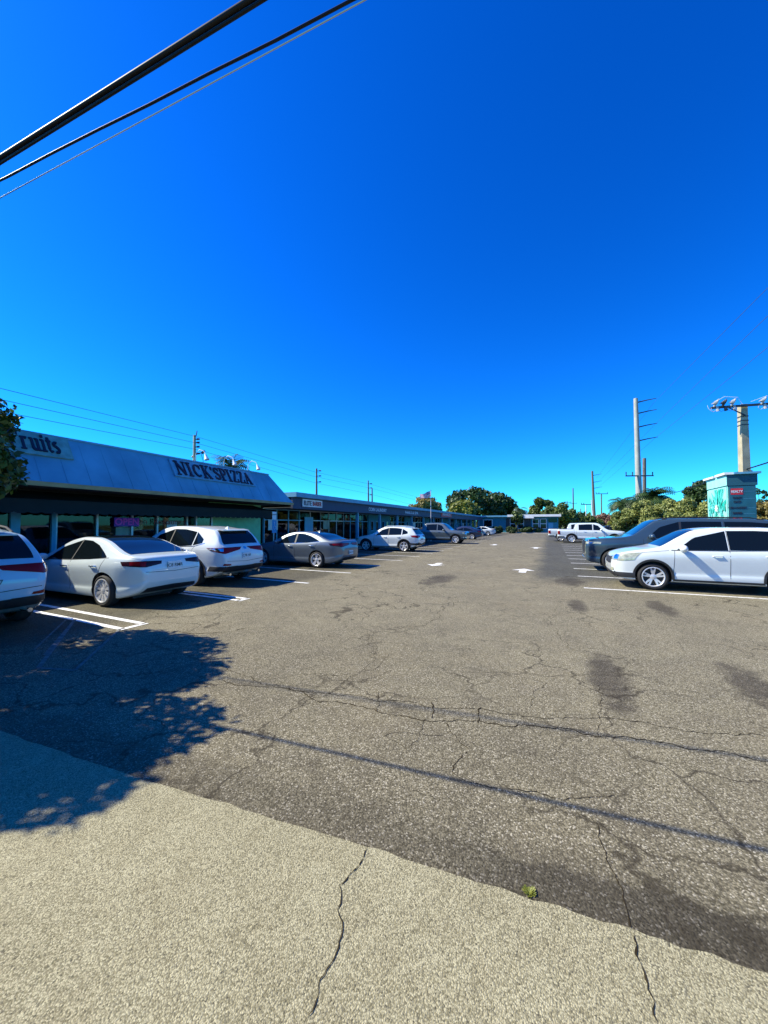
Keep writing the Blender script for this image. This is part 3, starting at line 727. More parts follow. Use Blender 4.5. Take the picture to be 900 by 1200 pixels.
suv_rdx = dict(paint='white_paint', L=4.74, wb=2.75, fo=.93, r=.36, tw=.24, gap=.05, tum=.44, cat='suv',
    top=ms((0,.70),(.04,.84),(.2,.93),(.7,1.03),(1.15,1.10),(1.35,1.16),(1.8,1.44),(2.15,1.62),(2.6,1.675),(3.3,1.665),(3.9,1.60),(4.18,1.56),(4.36,1.42),(4.52,1.19),(4.62,1.10),(4.70,1.0),(4.74,.85)),
    belt=ms((0,.66),(.2,.86),(.6,.95),(1.3,1.02),(2.2,1.05),(3.2,1.09),(4.0,1.13),(4.4,1.12),(4.62,1.02),(4.74,.80)),
    bot=ms((0,.45),(.05,.33),(.2,.25),(.6,.22),(4.0,.22),(4.3,.28),(4.5,.36),(4.68,.44),(4.74,.56)),
    plan=plan(.945, 4.74, .78, .78),
    win=[([(1.72,1.075),(2.1,1.075),(2.62,1.085)], [(1.76,1.12),(2.05,1.40),(2.62,1.575)]), ([(2.67,1.085),(3.2,1.10),(3.60,1.12)], [(2.67,1.575),(3.1,1.57),(3.60,1.50)]),([(3.64,1.125),(3.95,1.19)],[(3.64,1.495),(3.95,1.30)])],
    trim=([(1.6,1.05),(2.6,1.06),(3.7,1.09),(4.05,1.18)], [(1.6,1.065),(2.6,1.077),(3.7,1.11),(4.05,1.2)]),
    seams=[((1.5,1.55),.3,1.05),((2.62,2.63),.3,1.6),((3.45,3.72),.75,1.1)], handles=[(2.42,.96),(3.42,.99)],
    mirror=(1.75,1.08), tops=[(1.36,2.12,'w',.08),(4.20,4.55,'r',.09)],
    taillight=[([(-.40,1.00),(0,.90),(.36,.99)],[(-.44,1.07),(0,1.07),(.46,1.06)],'red_lens'),([(.03,.965),(.36,.995)],[(.03,1.05),(.44,1.055)],'chrome')],
    headlight=([(-.3,.80),(.3,.76)],[(-.3,.88),(.3,.86)]),
    rear=[('rear_bumper','plastic',[(-.80,.40),(0,.38),(.80,.40)],[(-.72,.56),(0,.54),(.72,.56)]),('emblem','chrome',[(-.05,1.00),(.05,1.00)],[(-.045,1.07),(.045,1.07)]),
          ('reflector','red_lens',[(-.75,.58),(-.55,.58)],[(-.74,.635),(-.57,.62)]),('reflector','red_lens',[(.55,.58),(.75,.58)],[(.57,.62),(.74,.635)]),
          ('tailgate_seam','asph_gap',[(-.68,.70),(0,.66),(.68,.70)],[(-.68,.708),(0,.668),(.68,.708)])],
    front=[('grille','plastic',[(-.35,.55),(.35,.55)],[(-.45,.85),(.45,.85)])],
    plate=(.83,'C78 HF'), spoke=(5,.16,.03,.022), fin=3.95, spoiler=(4.14,4.36,.50), exhaust=(.55,-.55), arch=.045, sill=.07)
sedan_grey = dict(paint='grey_paint', L=4.65, wb=2.70, fo=.88, r=.325, tw=.22, gap=.045, tum=.46,
    top=ms((0,.55),(.04,.66),(.2,.76),(.7,.90),(1.15,.98),(1.35,1.03),(1.8,1.26),(2.2,1.40),(2.6,1.435),(3.0,1.42),(3.5,1.32),(3.95,1.14),(4.2,1.085),(4.5,1.08),(4.58,1.05),(4.62,.92),(4.65,.78)),
    belt=ms((0,.52),(.2,.70),(.6,.83),(1.2,.90),(2.2,.93),(3.2,.97),(4.0,1.02),(4.4,1.02),(4.57,.95),(4.65,.72)),
    bot=ms((0,.42),(.05,.30),(.2,.20),(.6,.18),(4.0,.18),(4.3,.24),(4.5,.31),(4.6,.38),(4.65,.50)),
    plan=plan(.90, 4.65, .78, .74),
    win=[([(1.62,.95),(2.0,.95),(2.5,.965)], [(1.66,.98),(2.0,1.20),(2.5,1.345)]), ([(2.58,.97),(3.1,.985),(3.65,1.04)], [(2.58,1.35),(2.9,1.33),(3.2,1.255),(3.5,1.14),(3.68,1.06)])],
    trim=([(1.5,.93),(2.5,.945),(3.75,1.03)], [(1.5,.945),(2.5,.96),(3.75,1.045)]),
    seams=[((1.45,1.5),.25,.92),((2.54,2.54),.25,1.36),((3.4,3.62),.62,1.0)], handles=[(2.32,.84),(3.35,.87)], handlemat='chrome',
    mirror=(1.7,.96), tops=[(1.36,2.15,'w',.08),(3.15,4.08,'r',.10)],
    taillight=[([(-.40,.89),(0,.83),(.40,.90)],[(-.44,.98),(0,.99),(.44,.97)],'dark_lens'),([(-.38,.90),(-.0,.86),(.30,.90)],[(-.40,.97),(0,.975),(.32,.96)],'red_lens')],
    headlight=([(-.25,.62),(.3,.62)],[(-.3,.72),(.3,.72)]),
    rear=[('rear_bumper','plastic',[(-.6,.30),(0,.29),(.6,.30)],[(-.5,.42),(0,.43),(.5,.42)]),('light_bar','dark_lens',[(-.45,.92),(0,.92),(.45,.92)],[(-.45,.945),(0,.945),(.45,.945)])],
    front=[('grille','plastic',[(-.4,.42),(.4,.42)],[(-.5,.66),(.5,.66)])],
    plate=(.60,'QX4 71T'), spoke=(5,.13,.03,.025), fin=3.1)
suv_cross = dict(paint='white_paint', L=4.48, wb=2.665, fo=.90, r=.35, tw=.225, gap=.05, tum=.42, cat='suv',
    top=ms((0,.66),(.04,.80),(.2,.88),(.7,.98),(1.1,1.05),(1.3,1.11),(1.75,1.40),(2.1,1.555),(2.5,1.60),(3.2,1.59),(3.8,1.52),(4.0,1.48),(4.2,1.28),(4.34,1.10),(4.42,1.02),(4.46,.92),(4.48,.80)),
    belt=ms((0,.62),(.2,.82),(.6,.92),(1.3,.98),(2.2,1.01),(3.2,1.05),(3.9,1.08),(4.2,1.06),(4.40,.96),(4.48,.76)),
    bot=ms((0,.45),(.05,.34),(.2,.27),(.6,.24),(3.8,.24),(4.1,.30),(4.3,.38),(4.44,.46),(4.48,.56)),
    plan=plan(.90, 4.48, .78, .84),
    win=[([(1.6,1.03),(2.0,1.03),(2.46,1.04)], [(1.64,1.06),(2.0,1.36),(2.46,1.50)]), ([(2.54,1.045),(3.0,1.055),(3.38,1.07)], [(2.54,1.505),(3.0,1.495),(3.38,1.45)]),([(3.44,1.075),(3.8,1.14)],[(3.44,1.44),(3.8,1.26)])],
    seams=[((1.45,1.5),.34,1.0),((2.50,2.50),.34,1.5),((3.25,3.5),.75,1.05)], handles=[(2.28,.92),(3.2,.94)],
    mirror=(1.66,1.03), tops=[(1.32,2.08,'w',.08),(4.0,4.34,'r',.09)],
    taillight=[([(-.36,.93),(0,.86),(.32,.95)],[(-.36,1.02),(0,1.04),(.36,1.03)],'red_lens')],
    headlight=([(-.3,.72),(.3,.72)],[(-.35,.82),(.3,.82)]),
    rear=[('rear_bumper','plastic',[(-.76,.42),(0,.40),(.76,.42)],[(-.72,.60),(0,.50),(.72,.60)])],
    front=[('grille','plastic',[(-.4,.55),(.4,.55)],[(-.45,.78),(.45,.78)])],
    plate=(.78,'LM2 83D'), spoke=(5,.12,.03,.03), rails=(2.1,3.8), railmat='cool_white', spoiler=(3.95,4.14,.48), arch=.06, sill=.10)
suv_crv = dict(paint='white_paint', L=4.53, wb=2.62, fo=.90, r=.345, tw=.23, gap=.055, tum=.40, cat='suv',
    top=ms((0,.66),(.04,.82),(.15,.92),(.45,1.01),(.9,1.09),(1.05,1.13),(1.5,1.40),(1.85,1.575),(2.3,1.635),(3.1,1.64),(3.8,1.59),(4.1,1.54),(4.3,1.30),(4.42,1.12),(4.48,1.04),(4.51,.92),(4.53,.80)),
    belt=ms((0,.62),(.15,.84),(.5,.94),(1.0,1.02),(2.0,1.04),(3.0,1.07),(3.9,1.12),(4.25,1.10),(4.45,.98),(4.53,.76)),
    bot=ms((0,.44),(.05,.32),(.2,.25),(.6,.22),(3.8,.22),(4.1,.28),(4.35,.36),(4.48,.44),(4.53,.56)),
    plan=plan(.91, 4.53, .80, .84),
    win=[([(1.42,1.06),(1.8,1.06),(2.44,1.07)], [(1.46,1.09),(1.8,1.37),(2.44,1.54)]), ([(2.475,1.075),(3.0,1.085),(3.42,1.10)], [(2.475,1.545),(3.0,1.55),(3.42,1.53)]),([(3.50,1.105),(3.7,1.12),(4.0,1.25)],[(3.50,1.525),(3.7,1.50),(4.0,1.38)])],
    trim=([(1.3,1.035),(2.4,1.047),(3.5,1.08)], [(1.3,1.052),(2.4,1.064),(3.5,1.097)]), trimmat='plastic',
    seams=[((1.32,1.36),.34,1.03),((2.46,2.46),.30,1.56),((3.22,3.46),.75,1.08)], handles=[(2.22,.92),(3.22,.94)],
    mirror=(1.52,1.05), mscale=1.15, tops=[(1.08,1.86,'w',.08),(4.1,4.42,'r',.09)],
    taillight=[([(-.3,.95),(.2,.95)],[(-.3,1.2),(.2,1.2)],'red_lens')],
    headlight=([(-.34,.80),(-.1,.74),(.20,.73),(.42,.77)],[(-.34,.84),(-.1,.87),(.20,.925),(.52,.975)]),
    front=[('grille','plastic',[(-.45,.64),(0,.62),(.45,.64)],[(-.5,.82),(0,.80),(.5,.82)]),('grille_bar','chrome',[(-.47,.70),(0,.69),(.47,.70)],[(-.48,.75),(0,.74),(.48,.75)]),
           ('lower_bumper','plastic',[(-.70,.30),(0,.28),(.70,.30)],[(-.68,.44),(0,.42),(.68,.44)]),('fog_lamp','clear_lens',[(.54,.46),(.66,.46)],[(.54,.54),(.66,.54)]),('fog_lamp','clear_lens',[(-.66,.46),(-.54,.46)],[(-.66,.54),(-.54,.54)])],
    plate=(.85,'K7 2PL'), spoke=(5,.19,.024,.019), fin=3.9, arch=.05, sill=.09)
suv_big = dict(paint='slate_paint', L=5.72, wb=3.28, fo=.92, r=.405, tw=.27, gap=.06, tum=.30, cat='suv',
    top=ms((0,.95),(.03,1.10),(.12,1.17),(.6,1.22),(1.2,1.27),(1.45,1.33),(1.85,1.62),(2.2,1.86),(2.6,1.925),(3.5,1.93),(4.6,1.91),(5.2,1.87),(5.45,1.70),(5.62,1.30),(5.68,1.15),(5.70,1.0),(5.72,.85)),
    belt=ms((0,.9),(.12,1.08),(.6,1.14),(1.4,1.19),(3,1.20),(5.3,1.23),(5.6,1.15),(5.72,.80)),
    bot=ms((0,.48),(.05,.38),(.2,.30),(.6,.27),(5.0,.27),(5.4,.34),(5.66,.44),(5.72,.56)),
    plan=plan(1.03, 5.72, .97, .90),
    win=[([(1.9,1.235),(2.3,1.235),(2.85,1.24)], [(1.94,1.27),(2.3,1.62),(2.85,1.80)]), ([(2.92,1.24),(3.4,1.245),(4.0,1.25)], [(2.92,1.805),(3.4,1.81),(4.0,1.80)]),([(4.08,1.25),(4.7,1.26),(5.2,1.28)],[(4.08,1.80),(4.7,1.79),(5.2,1.74)])],
    seams=[((1.75,1.8),.45,1.2),((2.88,2.88),.4,1.82),((4.04,4.06),.4,1.82)], handles=[(2.65,1.08),(3.8,1.09)], handlemat='chrome',
    mirror=(2.02,1.24), mscale=1.35, tops=[(1.5,2.22,'w',.08),(5.3,5.6,'r',.09)],
    headlight=([(-.12,1.0),(.30,1.0)],[(-.12,1.08),(.30,1.07)]),
    front=[('grille','plastic',[(-.55,.66),(.55,.66)],[(-.62,1.06),(.62,1.06)]),('bumper_strip','chrome',[(-.80,.42),(0,.40),(.80,.42)],[(-.80,.48),(0,.46),(.80,.48)]),
           ('light_bar','clear_lens',[(.78,.62),(.84,.62)],[(.78,.96),(.84,.96)]),('light_bar','clear_lens',[(-.84,.62),(-.78,.62)],[(-.84,.96),(-.78,.96)])],
    taillight=[([(0,.9),(.12,.9)],[(0,1.7),(.12,1.7)],'red_lens')],
    plate=(1.0,'J45 TTB'), spoke=(6,.0,.05,.05), rails=(2.3,5.1), railmat='plastic')
def pickup(paint, cab_end, L=5.8, H=1.88, wb=3.55, z=1.28):
    return dict(paint=paint, L=L, wb=wb, fo=.95, r=.39, tw=.27, gap=.07, tum=.32, cat='pickup truck',
    top=ms((0,.85),(.03,1.0),(.15,1.10),(.7,1.17),(1.3,1.22),(1.5,1.30),(1.85,1.6),(2.15,H-.06),(2.5,H),(cab_end-.35,H-.01),(cab_end-.15,H-.12),(cab_end,z+.12),(cab_end+.04,z),(L-.2,z),(L-.05,z-.01),(L,z-.1)),
    belt=ms((0,.8),(.15,1.02),(.7,1.08),(1.5,1.15),(3,1.17),(cab_end,1.18),(cab_end+.1,z-.06),(L-.15,z-.06),(L,z-.2)),
    bot=ms((0,.5),(.05,.42),(.2,.36),(.6,.34),(L-.6,.40),(L-.1,.48),(L,.55)), plan=plan(.98, L, .84, .93),
    win=[([(1.85,1.19),(2.2,1.19),(2.6,1.2)], [(1.88,1.22),(2.2,1.62),(2.6,H-.13)]), ([(2.68,1.2),(3.1,1.2),(cab_end-.35,1.2)], [(2.68,H-.13),(3.1,H-.13),(cab_end-.35,H-.17)])],
    seams=[((1.7,1.72),.5,1.15),((2.64,2.64),.45,1.75),((cab_end-.2,cab_end-.15),.6,1.15),((cab_end+.0,cab_end+.0),.5,z-.05)], handles=[(2.45,1.05),(3.3,1.06)], handlemat='chrome',
    mirror=(1.98,1.19), mscale=1.3, tops=[(1.5,2.15,'w',.08)],
    headlight=([(-.2,.86),(.25,.86)],[(-.2,1.02),(.25,1.02)]),
    front=[('grille','plastic',[(-.5,.72),(.5,.72)],[(-.55,.98),(.55,.98)]),('front_bumper','chrome',[(-.85,.48),(.85,.48)],[(-.85,.62),(.85,.62)])],
    rear=[('rear_bumper','chrome',[(-.86,.50),(.86,.50)],[(-.86,.64),(.86,.64)])],
    taillight=[([(-.03,.80),(.16,.80)],[(-.03,1.12),(.16,1.12)],'red_lens')],
    plate=(.57,'B22 91K'), spoke=(6,.0,.045,.045), bed=(cab_end+.14, L-.12), arch=.05, sill=.05)

G = 'cars parked in the stalls'
build_car('parked_suv', 'pale blue-white suv cropped by the left edge of the photo, rear facing the aisle', -8.72-2.75/2-.0, 2.72, -1, {**suv_rdx, 'paint': 'cool_white', 'plate': (.83, 'AY8 H27'), 'rails': (2.2, 3.9)})
build_car('parked_sedan', 'white sedan with dark glass roof and ten-spoke wheels beside the double painted line', -8.5-2.875/2, 5.68, -1, sedan_ev)
build_car('parked_suv', 'white suv parked nose-in under the pizza sign, right of the glass-roofed sedan', -9.12-2.75/2, 8.35, -1, suv_rdx)
build_car('parked_sedan', 'grey four-door sedan parked by the blue accessible parking sign', -8.45-2.7/2, 13.35, -1, sedan_grey)
build_car('parked_suv', 'small white crossover with black wheel arches in front of the long low building', -8.45-2.665/2, 23.0, -1, suv_cross)
build_car('pickup_truck', 'dark grey pickup truck with its hood towards the aisle, left side', -7.8-3.55/2, 34.3, 1, pickup('steel_paint', 4.0), detail=1)
build_car('parked_car', 'dark navy car parked just beyond the dark grey pickup', -8.4-2.7/2, 45.2, -1, {**sedan_grey, 'paint': 'navy_paint', 'top': [(a, b*1.08 if b > 1.0 else b) for a, b in sedan_grey['top']]}, detail=1)
build_car('parked_sedan', 'white sedan farthest down the left row, before the teal building', -9.1-2.7/2, 62.0, -1, {**sedan_grey, 'paint': 'white_paint', 'spoke': (5, 0, .05, .04)}, detail=1)
build_car('parked_suv', 'white suv in the nearest stall on the right, with green-tinged headlight and black arches', 2.43+2.62/2, 12.70, -1, suv_crv)
build_car('parked_suv', 'large dark slate suv behind the nearest white suv on the right', 2.1+3.28/2, 16.75, -1, suv_big)
build_car('pickup_truck', 'white crew-cab pickup truck with its bed towards the aisle, right side', 1.8+3.45/2, 40.4, 1, pickup('white_paint', 4.15, 5.6, wb=3.45), detail=1)
build_car('pickup_truck', 'white pickup half hidden beyond the white crew-cab pickup', .9+3.45/2, 43.6, 1, pickup('pearl_paint', 3.7, 5.5, wb=3.4), detail=1)
build_car('parked_car', 'black car with only its roof showing beyond the white crew-cab pickup', 5.6, 48.0, -1, {**suv_cross, 'paint': 'black_paint', 'railmat': 'plastic'}, detail=1)

# ------------------------------------------------------------ lettering strokes (slab serif)
def serif_text(txt, size, adv_scale=1., depth=.03, wt=1.):
    """returns MB in local x (right), y (up), z (towards viewer)"""
    T, t = .22*wt, .10*wt; mb = MB(); x0 = 0.; cnt = [0]
    def st_(a, b, w0):
        cnt[0] += 1; e = depth + .0007*(cnt[0] % 5)
        a = Vector((a[0], a[1])); b = Vector((b[0], b[1])); d = (b-a).normalized(); n = Vector((-d.y, d.x))*w0/2
        q = [a-n, b-n, b+n, a+n]
        mb.extr([((x0+p.x*adv_scale)*size, p.y*size) for p in q], lambda s_, r_, k: (s_, r_, k), 0, e)
    def arc(cx, cy, rx, ry, a0, a1, w0=T, w1=t, n=12):
        P = [(cx+rx*math.cos(R(a0+(a1-a0)*i/n)), cy+ry*math.sin(R(a0+(a1-a0)*i/n))) for i in range(n+1)]
        for i in range(n):
            ang = R(a0+(a1-a0)*(i+.5)/n); ww = w1+(w0-w1)*abs(math.cos(ang)); a, b = Vector(P[i]), Vector(P[i+1]); e = (b-a)*.12
            st_(a-e, b+e, ww)
    def ser(x, y, w0=.30): st_((x-w0/2, y), (x+w0/2, y), .075)
    for ch in txt:
        if ch == 'N': st_((.14,.04),(.14,.96),t); st_((.74,.04),(.74,.96),t); st_((.14,.93),(.72,.06),T); ser(.14,.96); ser(.14,.04); ser(.74,.96); adv = .98
        elif ch == 'I': st_((.2,.04),(.2,.96),T); ser(.2,.96,.38); ser(.2,.04,.38); adv = .50
        elif ch == 'C': arc(.42,.5,.29,.42,50,310); st_((.68,.62),(.68,.95),t*.8); adv = .84
        elif ch == 'K': st_((.2,.04),(.2,.96),T); ser(.2,.96,.36); ser(.2,.04,.36); st_((.26,.44),(.66,.94),t); st_((.36,.56),(.70,.06),T); ser(.66,.96,.28); ser(.70,.04,.3); adv = .92
        elif ch == "'": st_((.12,.98),(.08,.72),T*.7); adv = .24
        elif ch == 'S': arc(.34,.72,.20,.20,40,250); arc(.34,.28,.21,.21,70,-140); st_((.29,.56),(.42,.46),T); st_((.54,.70),(.54,.95),t*.8); st_((.10,.05),(.10,.30),t*.8); adv = .66
        elif ch == 'P': st_((.2,.04),(.2,.96),T); ser(.2,.96,.36); ser(.2,.04,.38); arc(.38,.72,.24,.22,-90,90); st_((.2,.94),(.40,.94),t); st_((.2,.5),(.40,.5),t); adv = .76
        elif ch == 'Z': st_((.08,.95),(.62,.95),t); st_((.08,.05),(.64,.05),t); st_((.58,.92),(.14,.08),T); st_((.09,.95),(.09,.72),t*.8); st_((.63,.05),(.63,.30),t*.8); adv = .74
        elif ch == 'A': st_((.14,.04),(.42,.97),t); st_((.42,.97),(.68,.04),T); st_((.22,.33),(.58,.33),t); ser(.14,.04,.28); ser(.68,.04,.34); adv = .86
        elif ch == 'F': st_((.2,.04),(.2,.96),T); ser(.2,.04,.38); ser(.2,.96,.36); st_((.2,.94),(.66,.94),t); st_((.2,.52),(.52,.52),t); st_((.66,.96),(.66,.74),t*.8); adv = .76
        elif ch == 'r': st_((.18,.04),(.18,.66),T*.85); ser(.16,.04,.34); ser(.12,.66,.18); arc(.34,.50,.16,.16,140,50); adv = .50
        elif ch == 'u': st_((.16,.66),(.16,.22),T*.85); arc(.31,.22,.15,.17,180,320); st_((.50,.66),(.50,.04),T*.85); ser(.10,.66,.2); ser(.44,.66,.2); ser(.56,.04,.2); adv = .70
        elif ch == 'i': st_((.18,.04),(.18,.66),T*.85); ser(.18,.04,.34); ser(.12,.66,.2); st_((.18,.80),(.18,.95),T*.85); adv = .38
        elif ch == 't': st_((.18,.85),(.18,.2),T*.85); arc(.28,.18,.10,.13,180,330,T*.6); st_((.03,.66),(.36,.66),t*.9); adv = .44
        elif ch == 's': arc(.24,.50,.14,.13,50,240,T*.9); arc(.24,.20,.15,.15,70,-130,T*.9); st_((.20,.40),(.30,.33),T*.8); adv = .50
        else: adv = .3
        x0 += adv*adv_scale
    return mb, x0*size

# ------------------------------------------------------------ near building with the mansard (local frame: x=u, y=v)
B1 = empty('shop_building', W(-14.6, 4), -TH, 'shop building with blue metal mansard roof and dark awning, left of the lot', 'building')
def lb(mb): return mb
U0 = 14.6; V0 = 4.   # local = (u+14.6, v-4)
def LB(u, v, z=0): return (u+U0, v-V0, z)
vA, vB = -11., 16.2
# mansard roof: eave u=-12.45 z 2.82 ; top u=-13.25 z 4.26
m = MB()
e0, e1, t0_, t1_ = (-12.45, vA, 2.86), (-12.45, vB, 2.86), (-13.3, vA+.9, 4.28), (-13.3, vB-.95, 4.28)
b0, b1, c0, c1 = (-24, vA, 2.86), (-24, vB, 2.86), (-23.2, vA+.9, 4.28), (-23.2, vB-.95, 4.28)
pts = [LB(*p) for p in (e0, e1, b1, b0, t0_, t1_, c1, c0)]
m.add(pts, [(0,1,5,4),(1,2,6,5),(2,3,7,6),(3,0,4,7),(4,5,6,7),(3,2,1,0)])
roofmat = mat('mansard_metal', (.10, .30, .42), .5, .0, var=.22, scale=.9)
roof = m.build('mansard_roof', roofmat, B1)
sm = MB(); k = 0
v = vA+1.2
while v < vB-.6:
    f = .0 if v < vB-1 else .35
    a = Vector(LB(-12.45+.004, v, 2.87)); b = Vector(LB(-13.3+.004, v, 4.27)) if v < vB-1 else Vector(LB(-12.9, v, 3.6))
    sm.bar(a, b, .009, .007, up=(1, 0, .6)); v += .61
sm.build('roof_seams', roofmat, roof)
MB().box(*(-12.5+U0, -12.41+U0, vA-V0, vB-V0, 2.74, 2.862)).build('eave_trim', M['tan'], B1)
MB().box(-13.36+U0, -13.26+U0, vA+.9-V0, vB-.95-V0, 4.262, 4.32).build('roof_cap', M['fascia_blue'], B1)
MB().box(-14.55+U0, -12.5+U0, vA-V0, vB-V0, 2.76, 2.80).build('soffit', M['soffit'], B1)
# dark awning sloping from the wall, scalloped valance
aw = MB(); va, vb = vA, 15.4
aw.add([LB(-14.5, va, 2.74), LB(-14.5, vb, 2.74), LB(-13.2, vb, 2.42), LB(-13.2, va, 2.42), LB(-14.5, va, 2.70), LB(-14.5, vb, 2.70), LB(-13.2, vb, 2.38), LB(-13.2, va, 2.38)],
       [(0,1,2,3),(7,6,5,4),(0,3,7,4),(1,5,6,2)])
n = int((vb-va)/.3)
for i in range(n):
    a = va+(vb-va)*i/n; b = va+(vb-va)*(i+1)/n; q = [(a,2.42),(b,2.42),(b,2.06),((a+b)/2+.07,2.02),((a+b)/2-.07,2.02),(a,2.06)]
    aw.extr([(s_, z_) for s_, z_ in q], lambda s_, z_, t_: LB(-13.2-t_, s_, z_), 0, .012)
aw.build('awning', M['awning'], B1)
# wall: stall riser, header, end wall and interior
def wallbox(u0, u1, v0, v1, z0, z1, m_, name='wall', par=B1):
    return MB().box(u0+U0, u1+U0, v0-V0, v1-V0, z0, z1).build(name, m_, par)
wallbox(-14.7, -14.5, vA, 12.6, .13, .62, M['wall_dark'])
wallbox(-14.7, -14.5, vA, 12.6, 2.3, 2.76, M['wall_dark'])
wallbox(-14.7, -14.45, 12.6, 16.0, .13, 2.76, M['wall_green'], 'green_wall')
wallbox(-24, -14.7, 15.9, 16.0, 0, 2.85, M['wall_green'], 'end_wall')
wallbox(-24, -23.9, vA, 15.9, 0, 2.85, M['wall_dark'], 'back_wall')
wallbox(-20.1, -20.0, vA, 15.9, 0, 2.85, M['interior'], 'inner_partition')
wallbox(-23.9, -14.7, vA, 15.9, .0, .13, M['interior'], 'inner_floor')
wallbox(-23.9, -14.7, vA, 15.9, 2.78, 2.85, M['soffit'], 'ceiling_panel')
# shelves & goods inside (sub-contents of the shop, seen through the glass)
for i in range(16):
    v = vA+1.0+i*1.6+random.uniform(-.2, .2)
    mb = MB(); mb.box(-17.6+U0, -17.2+U0, v-V0, v+.9-V0, .13, 1.5)
    for j in range(7): mb.box(-17.15+U0-.02*j*0, -17.05+U0, v+.12*j-V0, v+.12*j+.09-V0, .9+.0*j, 1.05+random.uniform(0,.2))
    s_ = mb.build('display_shelf', M['paper'] if i % 2 else M['interior'], B1)
# glazing bays
bays = []; v = vA+.2; cyan = {7.2, }
widths = [1.35]*40; i = 0
edges = []
while v < 12.4:
    wv = random.choice([1.0, 1.2, 1.35]); edges.append((v, min(v+wv, 12.5))); v += wv
for i, (a, b) in enumerate(edges):
    wn = empty('window', LB(-14.6, (a+b)/2, .62), 0); wn.parent = B1
    hw = (b-a)/2; fm = MB(); fr = .05; h = 1.68
    cy = (3.2 < a < 4.4) or (4.9 < a < 6.4)
    mt = M['wall_cyan'] if cy else M['alu']; fr = .11 if cy else .035
    fm.box(-.05, .12, -hw, -hw+fr, 0, h); fm.box(-.05, .12, hw-fr, hw, 0, h); fm.box(-.05, .118, -hw+fr, hw-fr, 0, fr); fm.box(-.05, .118, -hw+fr, hw-fr, h-fr, h)
    # Empties cannot be counted as geometry, so the frame carries the pane
    bpy.data.objects.remove(wn)
    wf = fm.build('window', mt, B1); wf.location = LB(-14.6, (a+b)/2, .62)
    pn = MB().box(.02, .03, -hw+fr, hw-fr, fr, h-fr).build('pane', M['shopglass'], wf)
for i, (v, w_, h_) in enumerate([(-1.2,.5,.7),(1.0,.6,.45),(4.4,.7,1.1),(8.6,.5,.35),(10.6,.45,.6),(11.4,.3,.4)]):
    MB().box(-14.56+U0, -14.55+U0, v-V0, v+w_-V0, 1.25, 1.25+h_).build('poster', [M['paper'], M['whitetrim'], M['wall_teal']][i % 3], B1)
# door on the green wall
d = MB(); d.box(-.02,.08,-.45,-.38,0,2.05); d.box(-.02,.08,.38,.45,0,2.05); d.box(-.02,.078,-.38,.38,1.98,2.05); d.box(-.02,.078,-.38,.38,0,.25)
dr = d.build('door', M['alu'], B1); dr.location = LB(-14.40, 12.25, .13); MB().box(.02,.03,-.38,.38,.25,1.98).build('pane', M['shopglass'], dr)
# NICK'S PIZZA on its sign board along the mansard
def slope_pt(v, k): return Vector(LB(-12.45-.85*k, v, 2.86+1.42*k))
sl = Vector((-.85, 0, 1.42)).normalized(); nrm = Vector((1.42, 0, .85)).normalized()
def mansard_world(v, k, off): 
    p = slope_pt(v, k) + nrm*off; q = Matrix.Rotation(-TH, 4, 'Z') @ p; return q + W(-14.6, 4)
def on_mansard(px, py):
    # intersect a view ray with the mansard plane -> (v,k)
    n = Matrix.Rotation(-TH, 3, 'Z') @ nrm; p0 = mansard_world(0, 0, 0); d = ray(px, py); o = Vector((0,0,CH))
    t = (p0-o).dot(n)/d.dot(n); p = o + d*t; u, v = UV(p); return v, (p.z-2.86)/1.42, p
vL, kL, _ = on_mansard(208, 557); vR, kR, _ = on_mansard(296, 569); _, kT, _ = on_mansard(210, 542)
print('pizza', vL, kL, vR, kR, kT)
kb = (kL+kR)/2; wtot = vR-vL; size = (kT-kb)*1.655
def board(name, label, v0, v1, k0, k1, m_, th=.05):
    o = empty(name, mansard_world(v0, k0, 0), -TH, label, 'sign')
    h = (k1-k0)*1.655; Mx = face_mtx((0,0,0), (0,1,0), sl)
    mb = MB(); mb.box(0, v1-v0, 0, h, .02, .02+th); me = mb.mesh('panel', m_); me.transform(Mx); link('panel', me, o)
    return o, Mx, h
sg, Mx, h = board('shop_sign', "sign with dark serif letters NICK'S PIZZA on the blue mansard roof", vL-.15, vR+.12, kb-.05, kT+.04, mat('letter_board', (.12, .32, .44), .6, var=.22))
mb, tw = serif_text("NICK'SPIZZA", size, wtot/(size*8.2), .04, .76)
mb2 = MB(); mb2.v = [(x*wtot/tw+.12, y+.06, z+.075) for x, y, z in mb.v]; mb2.f = mb.f; mb2.mi = mb.mi
me = mb2.mesh('lettering', M['letter_dark']); me.transform(Mx); link('lettering', me, sg)
vl, kl, _ = on_mansard(85.5, 540); vr0, kr0, _ = on_mansard(33, 531); _, kt, _ = on_mansard(83, 521.5)
print('fruits', vl, kl, vr0, kr0, kt)
vs, ks, _ = on_mansard(36, 530); ve, ke, _ = on_mansard(71, 534)
sg, Mx, h = board('shop_sign', 'pale green sign board with dark lettering Fruits at the left end of the mansard', vs-3.2, vl, kl+.0, .985, M['sign_white'])
mb, tw = serif_text('uits', .62, 1.1, .03, .9); mbF, twF = serif_text('Fr', .62, 1.1, .03, .9)
sc = (ve-vs)/tw; mb2 = MB(); mb2.v = [(x*sc+3.2, y+(ks-kl)*1.655+.02, z+.072) for x, y, z in mb.v] + [(x*sc+3.2-twF*sc-.04, y+(ks-kl)*1.655+.02, z+.072) for x, y, z in mbF.v]
mb2.f = list(mb.f) + [tuple(i+len(mb.v) for i in f) for f in mbF.f]; mb2.mi = [0]*len(mb2.f)
me = mb2.mesh('lettering', M['letter_dark']); me.transform(Mx); link('lettering', me, sg)
